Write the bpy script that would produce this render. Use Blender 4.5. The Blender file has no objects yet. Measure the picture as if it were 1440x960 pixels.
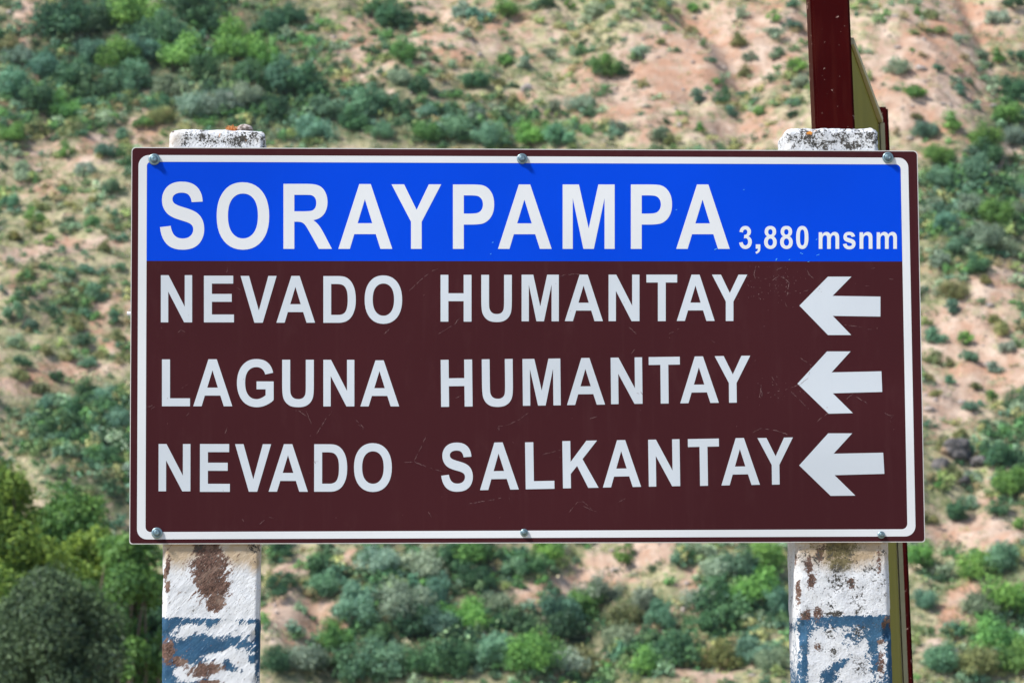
import bpy, bmesh, math, random
import numpy as np
from mathutils import Vector, Matrix, Euler
from mathutils.geometry import tessellate_polygon

sc = bpy.context.scene
col = sc.collection
R = math.radians

# ------------------------------------------------------------------ camera
EYE = 1.6
CAM = np.array([-0.3487, -5.124, EYE])
PITCH, ROLL, YAW = 0.1117, 0.0060, -0.0630
BOARD_Z = EYE + 0.5706
F = 4800.0                                   # focal length in photo pixels (1440 wide)


def cam_rot():
    cy, sy = math.cos(YAW), math.sin(YAW)
    cp, sp = math.cos(PITCH), math.sin(PITCH)
    cr, sr = math.cos(ROLL), math.sin(ROLL)
    Rz = np.array([[cy, -sy, 0], [sy, cy, 0], [0, 0, 1]])
    Rx = np.array([[1, 0, 0], [0, cp, -sp], [0, sp, cp]])
    Ry = np.array([[cr, 0, sr], [0, 1, 0], [-sr, 0, cr]])
    return Rz @ Rx @ Ry


ROT = cam_rot()
cam = bpy.data.cameras.new('camera')
cam.sensor_width = 36
cam.lens = 120
cam.clip_start = 0.1
cam.clip_end = 6000
cam.dof.use_dof = True
cam.dof.focus_distance = 5.15
cam.dof.aperture_fstop = 18
camo = bpy.data.objects.new('camera', cam)
col.objects.link(camo)
M4 = Matrix.Identity(4)
for i in range(3):
    M4[i][0] = ROT[i][0]
    M4[i][1] = ROT[i][2]
    M4[i][2] = -ROT[i][1]
    M4[i][3] = CAM[i]
camo.matrix_world = M4
sc.camera = camo

# ------------------------------------------------------------------ light
SUN_EL, SUN_AZ = 47.0, -60.0                 # azimuth measured from -Y (behind the camera) towards -X
w = bpy.data.worlds.new('World')
sc.world = w
w.use_nodes = True
nt = w.node_tree
sky = nt.nodes.new('ShaderNodeTexSky')
sky.sky_type = 'NISHITA'
sky.sun_disc = False
sky.sun_elevation = R(SUN_EL)
# direction towards the sun
sd = Vector((math.sin(R(SUN_AZ)) * math.cos(R(SUN_EL)), -math.cos(R(SUN_AZ)) * math.cos(R(SUN_EL)), math.sin(R(SUN_EL))))
sky.sun_rotation = math.atan2(sd.x, sd.y)
sky.air_density = 1.0
sky.dust_density = 2.5
sky.ozone_density = 0.8
sky.altitude = 3000
bg = nt.nodes['Background']
bg.inputs['Strength'].default_value = 0.15
nt.links.new(sky.outputs[0], bg.inputs[0])
sun = bpy.data.lights.new('sun', 'SUN')
sun.energy = 4.6
sun.angle = R(7)
sun.color = (1.0, 0.965, 0.91)
suno = bpy.data.objects.new('sun', sun)
col.objects.link(suno)
suno.rotation_euler = sd.to_track_quat('Z', 'Y').to_euler()
sc.view_settings.view_transform = 'Standard'
sc.view_settings.look = 'None'
sc.view_settings.exposure = 0.38
sc.view_settings.gamma = 1.0
sc.cycles.use_denoising = True
sc.cycles.max_bounces = 5
sc.cycles.transparent_max_bounces = 4


# ------------------------------------------------------------------ geometry of the view
def ray(px, py):
    d = ROT @ np.array([(px - 720) / F, 1.0, (480 - py) / F])
    return d


def at_y(px, py, Y):
    d = ray(px, py)
    t = (Y - CAM[1]) / d[1]
    return CAM + d * t


def project(P):
    q = (np.asarray(P) - CAM) @ ROT
    return 720 + F * q[..., 0] / q[..., 1], 480 - F * q[..., 2] / q[..., 1]


# ------------------------------------------------------------------ numpy value noise
def _hash(ix, iy, iz, seed):
    n = (ix.astype(np.int64) * 374761393 + iy.astype(np.int64) * 668265263 + iz.astype(np.int64) * 2147483647 + seed * 1274126177) & 0xffffffff
    n = ((n ^ (n >> 13)) * 1274126177) & 0xffffffff
    n = (n ^ (n >> 16)) & 0xffffffff
    return n.astype(np.float64) / 4294967295.0


def vnoise(x, y, z=None, seed=0):
    x = np.asarray(x, float)
    y = np.asarray(y, float)
    z = np.zeros_like(x) if z is None else np.asarray(z, float)
    x, y, z = np.broadcast_arrays(x, y, z)
    ix, iy, iz = np.floor(x), np.floor(y), np.floor(z)
    fx, fy, fz = x - ix, y - iy, z - iz
    fx = fx * fx * (3 - 2 * fx)
    fy = fy * fy * (3 - 2 * fy)
    fz = fz * fz * (3 - 2 * fz)
    r = 0
    for dx in (0, 1):
        for dy in (0, 1):
            for dz in (0, 1):
                wgt = (fx if dx else 1 - fx) * (fy if dy else 1 - fy) * (fz if dz else 1 - fz)
                r = r + wgt * _hash(ix + dx, iy + dy, iz + dz, seed)
    return r


def fbm(x, y, z=None, seed=0, octv=4):
    r, a, s = 0, 0.5, 0
    x = np.asarray(x, float)
    y = np.asarray(y, float)
    for o in range(octv):
        r = r + a * vnoise(x * 2 ** o, y * 2 ** o, None if z is None else np.asarray(z) * 2 ** o, seed + o * 17)
        s += a
        a *= 0.5
    return r / s


# ------------------------------------------------------------------ object helpers
def tag(o, label=None, cat=None, group=None, kind=None):
    if label: o['label'] = label
    if cat: o['category'] = cat
    if group: o['group'] = group
    if kind: o['kind'] = kind
    return o


def link(name, me, parent=None, mat=None):
    o = bpy.data.objects.new(name, me)
    col.objects.link(o)
    if parent: o.parent = parent
    if mat is not None and not me.materials:
        for m in (mat if isinstance(mat, (list, tuple)) else [mat]): me.materials.append(m)
    return o


def empty(name, loc):
    o = bpy.data.objects.new(name, None)
    o.empty_display_size = 0.1
    o.location = loc
    col.objects.link(o)
    return o


def mesh_np(name, V, faces, smooth=False):
    me = bpy.data.meshes.new(name)
    if isinstance(faces, np.ndarray):
        n, k = faces.shape
        me.vertices.add(len(V))
        me.vertices.foreach_set('co', np.asarray(V, np.float32).ravel())
        me.loops.add(n * k)
        me.loops.foreach_set('vertex_index', faces.astype(np.int32).ravel())
        me.polygons.add(n)
        me.polygons.foreach_set('loop_start', np.arange(0, n * k, k, dtype=np.int32))
        me.polygons.foreach_set('loop_total', np.full(n, k, np.int32))
        me.update(calc_edges=True)
        me.validate()
    else:
        me.from_pydata([tuple(v) for v in V], [], faces)
    if smooth:
        me.polygons.foreach_set('use_smooth', np.ones(len(me.polygons), bool))
    return me


def attr(me, name, data, dom='POINT', typ='FLOAT'):
    a = me.attributes.new(name, typ, dom)
    data = np.asarray(data, np.float32)
    if typ == 'FLOAT_COLOR':
        c = np.ones((len(data), 4), np.float32)
        c[:, :3] = data
        a.data.foreach_set('color', c.ravel())
    else:
        a.data.foreach_set('value', data)


class NB:
    """tiny node builder"""
    def __init__(s, name):
        s.m = bpy.data.materials.new(name)
        s.m.use_nodes = True
        s.t = s.m.node_tree
        s.b = s.t.nodes['Principled BSDF']

    def n(s, typ, **kw):
        x = s.t.nodes.new(typ)
        for k, v in kw.items(): setattr(x, k, v)
        return x

    def set(s, sock, v):
        if isinstance(v, bpy.types.NodeSocket): s.t.links.new(v, sock)
        elif isinstance(v, (tuple, list)) and len(v) == 3 and sock.type == 'RGBA': sock.default_value = (*v, 1)
        else: sock.default_value = v

    def math(s, op, a, b=0.0, c=None, clamp=False):
        x = s.n('ShaderNodeMath', operation=op, use_clamp=clamp)
        s.set(x.inputs[0], a)
        s.set(x.inputs[1], b)
        if c is not None: s.set(x.inputs[2], c)
        return x.outputs[0]

    def mix(s, f, a, b, blend='MIX'):
        x = s.n('ShaderNodeMix', data_type='RGBA', blend_type=blend)
        s.set(x.inputs[0], f)
        s.set(x.inputs[6], a)
        s.set(x.inputs[7], b)
        return x.outputs[2]

    def ramp(s, f, lo, hi):
        x = s.n('ShaderNodeMapRange')
        s.set(x.inputs[0], f)
        x.inputs[1].default_value = lo
        x.inputs[2].default_value = hi
        return x.outputs[0]

    def noise(s, vec, scale, detail=3, rough=0.55, dim='3D'):
        x = s.n('ShaderNodeTexNoise')
        if vec is not None: s.t.links.new(vec, x.inputs['Vector'])
        x.inputs['Scale'].default_value = scale
        x.inputs['Detail'].default_value = detail
        x.inputs['Roughness'].default_value = rough
        return x.outputs[0]

    def coord(s):
        return s.n('ShaderNodeTexCoord').outputs['Object']

    def mapping(s, vec, scale=(1, 1, 1), rot=(0, 0, 0), loc=(0, 0, 0)):
        x = s.n('ShaderNodeMapping')
        s.t.links.new(vec, x.inputs[0])
        x.inputs[1].default_value = loc
        x.inputs[2].default_value = rot
        x.inputs[3].default_value = scale
        return x.outputs[0]

    def attr(s, name, out='Fac'):
        x = s.n('ShaderNodeAttribute', attribute_name=name)
        return x.outputs[out]

    def bump(s, h, strength=0.5, dist=0.01, normal=None):
        x = s.n('ShaderNodeBump')
        s.set(x.inputs['Height'], h)
        x.inputs['Strength'].default_value = strength
        x.inputs['Distance'].default_value = dist
        if normal is not None: s.t.links.new(normal, x.inputs['Normal'])
        s.t.links.new(x.outputs[0], s.b.inputs['Normal'])
        return x.outputs[0]

    def out(s, color=None, rough=0.6, metal=0.0, spec=None):
        if color is not None: s.set(s.b.inputs['Base Color'], color)
        s.set(s.b.inputs['Roughness'], rough)
        s.set(s.b.inputs['Metallic'], metal)
        if spec is not None: s.b.inputs['Specular IOR Level'].default_value = spec
        return s.m


# ================================================================== TERRAIN
def height(x, y):
    x = np.asarray(x, float)
    y = np.asarray(y, float)
    foot = 127.0 + 5.0 * (vnoise(x / 22, y * 0 + 3.3, seed=5) - 0.5)
    s = y - foot
    k = 3.0
    sp = k * np.log1p(np.exp(np.clip(s / k, -40, 40)))
    sp = np.where(s / k > 40, s, sp)
    far = np.minimum(sp, 150) + 70 * (1 - np.exp(-np.maximum(sp - 150, 0) / 160))
    z = 0.68 * far
    a = np.clip(sp / 6, 0, 1)
    # gullies and ribs running down the slope, gently diagonal
    u = x * 0.94 - y * 0.30
    z = z + a * (4.2 * (fbm(u / 12, y / 30, seed=11, octv=3) - 0.5) + 2.3 * (fbm(u / 4.2, (y + .6 * x) / 6, seed=21, octv=3) - 0.5) - 0.9 * np.clip(.12 - np.abs(fbm((u + y * .25) / 8, y / 40, seed=71, octv=2) - .5), 0, 1) / .12)
    # small terraces trodden across the slope
    t = (z + 0.10 * x + 1.2 * fbm(x / 9, y / 9, seed=41, octv=2)) / 1.25
    fr = t - np.floor(t)
    z = z + a * 0.42 * (np.clip(fr * 2.2, 0, 1) - fr) * (0.4 + fbm(x / 10, y / 10, seed=55, octv=2))
    z = z + a * 0.30 * (fbm(x / 0.9, y / 0.9, seed=31, octv=2) - 0.5)
    z = z + (1 - a) * 0.05 * (fbm(x / 3.0, y / 3.0, seed=61, octv=2) - 0.5)
    return z


_T = np.concatenate([np.arange(100, 235, 0.15)])


def hit(px, py):
    d = ray(px, py)
    d = d / np.linalg.norm(d)
    P = CAM[None, :] + d[None, :] * _T[:, None]
    g = P[:, 2] - height(P[:, 0], P[:, 1])
    i = np.argmax(g < 0)
    if g[i] >= 0: i = len(_T) - 1
    p = P[i].copy()
    p[2] = height(p[0], p[1])
    return p, _T[i]


xs = np.concatenate([-np.geomspace(1500, 34, 26), np.arange(-30, 58, 0.26), np.geomspace(61, 1500, 26)])
ys = np.concatenate([np.array([-400, -200, -100, -50, -25, -12]), np.arange(-6, 110, 3.0), np.arange(112, 124, 0.8),
                     np.arange(124, 206, 0.26), np.geomspace(208, 1500, 40)])
X, Y = np.meshgrid(xs, ys)
Z = height(X, Y)
V = np.stack([X.ravel(), Y.ravel(), Z.ravel()], 1)
nx, ny = len(xs), len(ys)
ii = np.arange(nx * ny).reshape(ny, nx)
faces = np.stack([ii[:-1, :-1].ravel(), ii[:-1, 1:].ravel(), ii[1:, 1:].ravel(), ii[1:, :-1].ravel()], 1)
me = mesh_np('hillside', V, faces, smooth=True)

# bare soil patches of the hillside: photo x, y, half width, half height, tilt (deg), weight
BARE = [(650, 480, 190, 50, -20, .8), (1010, 480, 130, 50, -25, .9), (300, 560, 90, 30, -10, .7), (880, 300, 110, 30, -15, .7), (1150, 600, 100, 40, -30, .8), (985, 85, 170, 62, -18, 1.0), (1085, 40, 130, 45, 0, .7), (1300, 110, 110, 90, -10, .8), (1340, 30, 110, 40, 0, .7),
        (700, 40, 110, 50, 0, .45), (620, 45, 60, 60, 0, .6), (505, 70, 50, 60, 0, .55), (900, 165, 90, 35, 0, .6), (1040, 180, 90, 35, 0, .6),
        (40, 25, 24, 34, 0, .9), (55, 210, 45, 26, -50, .55), (140, 200, 50, 22, -40, .6), (205, 190, 22, 30, -60, .7), (60, 265, 45, 16, 0, .5),
        (100, 345, 95, 9, -6, .8), (35, 358, 60, 8, -8, .7), (150, 440, 40, 25, -20, .55), (90, 520, 90, 12, -5, .75), (160, 490, 35, 14, 0, .6),
        (20, 545, 40, 10, 12, .7), (40, 400, 50, 40, 0, .35), (415, 870, 60, 32, 0, 1.0), (410, 800, 34, 14, -30, .8), (495, 780, 30, 10, -40, .7),
        (865, 795, 110, 22, -22, 1.0), (800, 830, 60, 16, -22, .8), (975, 830, 22, 40, 0, .6), (745, 835, 18, 30, -50, .6), (905, 890, 50, 18, -35, .7),
        (790, 945, 30, 14, 0, .6), (1000, 945, 50, 20, 0, .6), (1400, 235, 45, 16, -40, .9), (1400, 400, 60, 26, -30, .9), (1350, 470, 70, 50, -25, .8),
        (1400, 520, 60, 45, -20, .9), (1340, 560, 50, 40, -30, .85), (1375, 745, 70, 20, 0, 1.0), (1345, 850, 40, 16, -45, .9), (1330, 890, 40, 18, -40, .8),
        (1390, 700, 40, 14, 0, .5), (690, 180, 12, 26, 30, .6), (740, 130, 14, 30, 10, .5), (20, 130, 26, 18, 0, .5)]
px, py = project(V)
ok = (V[:, 1] > 110)
bare = np.zeros(len(V))
for (bx, by, rw, rh, an, wt) in BARE:
    c, s_ = math.cos(R(an)), math.sin(R(an))
    dx, dy = px - bx, py - by
    u, v = (dx * c + dy * s_) / rw, (-dx * s_ + dy * c) / rh
    bare = np.maximum(bare, wt * np.exp(-(u * u + v * v) * 0.9))
bare = np.where(ok, bare, 0.25)
attr(me, 'bare', bare)


LUSH = [(200, 60, 250, 85, 0, 1), (430, 150, 190, 40, 0, 1), (640, 180, 130, 28, 0, .9), (570, 860, 170, 95, 0, 1), (780, 895, 150, 60, 0, 1), (920, 900, 70, 50, 0, .8), (680, 785, 90, 30, 0, .8), (1045, 850, 80, 55, 0, .9),
        (1370, 290, 75, 90, 0, 1), (1425, 150, 26, 60, 0, .9), (1425, 650, 26, 60, 0, 1), (1400, 880, 60, 70, 0, .9), (130, 600, 90, 50, 0, 1), (150, 680, 60, 50, 0, 1), (90, 430, 90, 40, 0, .5), (50, 150, 60, 90, 0, .6), (100, 150, 120, 50, 0, .8),
        (420, 380, 150, 90, 0, .9), (830, 620, 220, 70, -15, .9), (1120, 330, 110, 80, 0, .8), (700, 330, 120, 40, -20, .7), (440, 640, 120, 50, 0, .8),
        (440, 930, 60, 30, 0, .8), (550, 25, 50, 20, 0, .7)]


def blobs(qx, qy, L):
    b = np.zeros(np.shape(qx))
    for (bx, by, rw, rh, an, wt) in L:
        c, s_ = math.cos(R(an)), math.sin(R(an))
        dx, dy = qx - bx, qy - by
        u, v = (dx * c + dy * s_) / rw, (-dx * s_ + dy * c) / rh
        b = np.maximum(b, wt * np.exp(-(u * u + v * v) * 0.8))
    return b


attr(me, 'lush', np.where(ok, blobs(px, py, LUSH), 0.0))


def bare_at(x, y, z):
    qx, qy = project(np.stack([x, y, z], -1))
    b = np.zeros(np.shape(x))
    for (bx, by, rw, rh, an, wt) in BARE:
        c, s_ = math.cos(R(an)), math.sin(R(an))
        dx, dy = qx - bx, qy - by
        u, v = (dx * c + dy * s_) / rw, (-dx * s_ + dy * c) / rh
        b = np.maximum(b, wt * np.exp(-(u * u + v * v) * 0.9))
    return b, qx, qy


m = NB('hill_soil_and_grass')
co = m.coord()
big = m.noise(co, 0.16, 4, 0.6)
mid = m.noise(m.mapping(co, scale=(1, .6, 1)), 0.9, 5, 0.65)
fine = m.noise(co, 5.0, 4, 0.7)
soil = m.mix(m.ramp(mid, .35, .68), (0.37, 0.235, 0.165), (0.64, 0.50, 0.395))
soil = m.mix(m.ramp(m.noise(co, 0.35, 4, .65), .46, .62), soil, (0.45, 0.255, 0.165))
soil = m.mix(m.ramp(fine, .58, .72), soil, (0.55, 0.47, 0.40))
soil = m.mix(m.math('MULTIPLY', m.ramp(m.noise(co, 3.1, 4, .7), .60, .68), .8), soil, (0.13, 0.10, 0.085))
grass = m.mix(m.ramp(mid, .38, .62), (0.18, 0.20, 0.09), (0.50, 0.44, 0.27))
grass = m.mix(m.ramp(m.noise(co, 2.3, 4, .7), .52, .66), grass, (0.085, 0.115, 0.05))
grass = m.mix(m.math('MULTIPLY', m.ramp(m.noise(co, 1.1, 5, .7), .50, .6), .75), grass, (0.46, 0.36, 0.26))
grass = m.mix(m.ramp(m.attr('lush'), .15, .65), grass, m.mix(m.ramp(m.noise(co, 1.9, 4, .7), .4, .6), (.05, .075, .035), (.20, .19, .11)))
f = m.math('ADD', m.attr('bare'), m.math('MULTIPLY', m.math('SUBTRACT', m.noise(co, 1.3, 5, .7), .5), 2.1))
colr = m.mix(m.ramp(f, .18, .46), grass, soil)
m.bump(m.math('ADD', fine, m.math('MULTIPLY', mid, 2.0)), 0.9, 0.12)
MAT_HILL = m.out(colr, 0.95, spec=0.15)
hill = link('hillside_ground', me, None, MAT_HILL)
tag(hill, 'dry Andean hillside of pinkish soil and grass rising behind the sign', kind='structure')

# ================================================================== FOLIAGE
rng = np.random.default_rng(7)


def leaf_cards(C, Nn, L, Wd, rng, droop=0.15):
    """bent leaf-shaped quads-pairs (each leaf: 5 verts, 2 faces -> rhombus folded) at centres C, facing Nn"""
    n = len(C)
    N = Nn / (np.linalg.norm(Nn, axis=1, keepdims=True) + 1e-9)
    A = rng.normal(size=(n, 3))
    T = np.cross(N, A)
    T /= np.linalg.norm(T, axis=1, keepdims=True) + 1e-9
    B = np.cross(N, T)
    L = L[:, None]
    Wd = Wd[:, None]
    v0 = C - T * L * .5
    v1 = C + B * Wd * .5 + N * Wd * droop
    v2 = C + T * L * .5 - N * L * droop
    v3 = C - B * Wd * .5 + N * Wd * droop
    V = np.stack([v0, v1, v2, v3], 1).reshape(-1, 3)
    i = np.arange(n)[:, None] * 4
    return V, np.concatenate([i, i + 1, i + 2, i + 3], 1)


def dirs(n, rng):
    d = rng.normal(size=(n, 3))
    return d / np.linalg.norm(d, axis=1, keepdims=True)


def tube_path(pts, radii, k=5):
    V, Fc = [], []
    for j, (p, r) in enumerate(zip(pts, radii)):
        d = pts[min(j + 1, len(pts) - 1)] - pts[max(j - 1, 0)]
        d = d / (np.linalg.norm(d) + 1e-9)
        a = np.cross(d, [0.3, 0.9, 0.1])
        a /= np.linalg.norm(a)
        b = np.cross(d, a)
        for q in range(k):
            t = 2 * math.pi * q / k
            V.append(p + (a * math.cos(t) + b * math.sin(t)) * r)
    for j in range(len(pts) - 1):
        for q in range(k):
            Fc.append([j * k + q, j * k + (q + 1) % k, (j + 1) * k + (q + 1) % k, (j + 1) * k + q])
    return np.array(V), np.array(Fc)


def crown(rng, nblob, nleaf, leaf, wide=1.0, tall=1.0, spiky=0.0, spread=0.62):
    """unit crown (radius about 1, from z=0 up to about 1.5*tall) made of leaf clumps with gaps"""
    cs, rs = [], []
    for b in range(nblob):
        d = dirs(1, rng)[0]
        d[2] = abs(d[2]) * 0.9 + 0.05
        rad = spread * 1.15 * rng.random() ** 0.5
        cs.append(np.array([d[0] * rad * wide, d[1] * rad * wide, (0.18 + d[2] * rad * 1.25) * tall]))
        rs.append(rng.uniform(.13, .36) * (1.0 if b else 1.4))
    cs, rs = np.array(cs), np.array(rs)
    w8 = rs ** 2
    which = rng.choice(nblob, nleaf, p=w8 / w8.sum())
    d = dirs(nleaf, rng)
    rr = rs[which] * (rng.random(nleaf) ** 0.35) * (1 + spiky * rng.random(nleaf) ** 4)
    rr *= 0.45 + 1.1 * fbm(d[:, 0] * 2.8 + which * 3.1, d[:, 1] * 2.8, d[:, 2] * 2.8, seed=3, octv=2)
    C = cs[which] + d * rr[:, None] * np.array([1, 1, .85])
    C[:, 2] = np.maximum(C[:, 2], 0.0 + rng.random(nleaf) * 0.04)
    N = d + rng.normal(size=(nleaf, 3)) * .6 + np.array([0, 0, .35])
    L = leaf * rng.uniform(.6, 1.35, nleaf)
    V, Fc = leaf_cards(C, N, L, L * rng.uniform(.42, .7, nleaf), rng)
    tint = np.clip(0.5 + 0.32 * rng.normal(size=nleaf) * .6 + 0.5 * (_hash(which, which * 0, which * 0, 9) - .5), 0, 1)
    return V, Fc, tint, cs, rs


def foliage_material(name, light, dark, dry=None):
    m = NB(name)
    t = m.attr('tint')
    oc = m.n('ShaderNodeObjectInfo')
    c = m.mix(m.ramp(t, .1, .9), dark, light)
    if dry: c = m.mix(m.ramp(t, .86, .93), c, dry)
    c = m.mix(1.0, c, oc.outputs['Color'], 'MULTIPLY')
    m.out(c, 0.55, spec=0.3)
    # thin leaves let some light through
    tr = m.n('ShaderNodeBsdfTranslucent')
    m.t.links.new(c, tr.inputs[0])
    mx = m.n('ShaderNodeMixShader')
    mx.inputs[0].default_value = 0.28
    m.t.links.new(m.b.outputs[0], mx.inputs[1])
    m.t.links.new(tr.outputs[0], mx.inputs[2])
    m.t.links.new(mx.outputs[0], m.t.nodes['Material Output'].inputs[0])
    return m.m


FOL = {
    'd': foliage_material('leaves_dark_green', (0.110, 0.230, 0.100), (0.030, 0.085, 0.048)),
    'b': foliage_material('leaves_bright_green', (0.215, 0.400, 0.095), (0.070, 0.175, 0.055)),
    't': foliage_material('leaves_blue_green', (0.190, 0.350, 0.215), (0.060, 0.145, 0.095)),
    'g': foliage_material('leaves_grey_green', (0.330, 0.420, 0.290), (0.130, 0.200, 0.135)),
    'o': foliage_material('leaves_olive', (0.300, 0.320, 0.120), (0.110, 0.135, 0.055), (0.40, 0.30, 0.16)),
}
m = NB('bark')
MAT_BARK = m.out(m.mix(m.noise(m.coord(), 9, 4), (0.09, 0.065, 0.045), (0.20, 0.16, 0.12)), 0.9)


def shrub_mesh(key, k, nblob, nleaf, leaf, tall, spiky):
    r = np.random.default_rng(100 + k * 13 + ord(key))
    V, Fc, tint, cs, rs = crown(r, nblob, nleaf, leaf, 1.0, tall, spiky)
    nl = len(Fc)
    parts, pf, off = [V], [Fc], len(V)
    for b in range(min(6, nblob)):
        p0 = np.array([r.uniform(-.08, .08), r.uniform(-.08, .08), -0.15])
        p2 = cs[b] * np.array([.9, .9, .9])
        pts = [p0, (p0 + p2) * .5 + r.normal(size=3) * .05, p2]
        tv, tf = tube_path(pts, [.035, .025, .012], 4)
        parts.append(tv)
        pf.append(tf + off)
        off += len(tv)
    V = np.concatenate(parts)
    Fa = np.concatenate(pf)
    me = mesh_np('shrub', V, Fa)
    t = np.full(len(Fa), .5)
    t[:nl] = tint
    attr(me, 'tint', t, 'FACE')
    me.materials.append(FOL[key])
    me.materials.append(MAT_BARK)
    mi = np.zeros(len(Fa), np.int32)
    mi[nl:] = 1
    me.polygons.foreach_set('material_index', mi)
    return me


PROTO_S, PROTO_L = {}, {}
for key in 'dbtgo':
    tall = {'d': 1.0, 'b': 1.05, 't': 1.0, 'g': .85, 'o': .75}[key]
    spk = {'d': .15, 'b': .2, 't': .2, 'g': .35, 'o': .5}[key]
    PROTO_S[key] = [shrub_mesh(key, k, 10 + 2 * k, 950, .15, tall, spk) for k in range(4)]
    PROTO_L[key] = [shrub_mesh(key, 10 + k, 24 + 4 * k, 4200, .085, tall * .95, spk) for k in range(3)]

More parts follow.
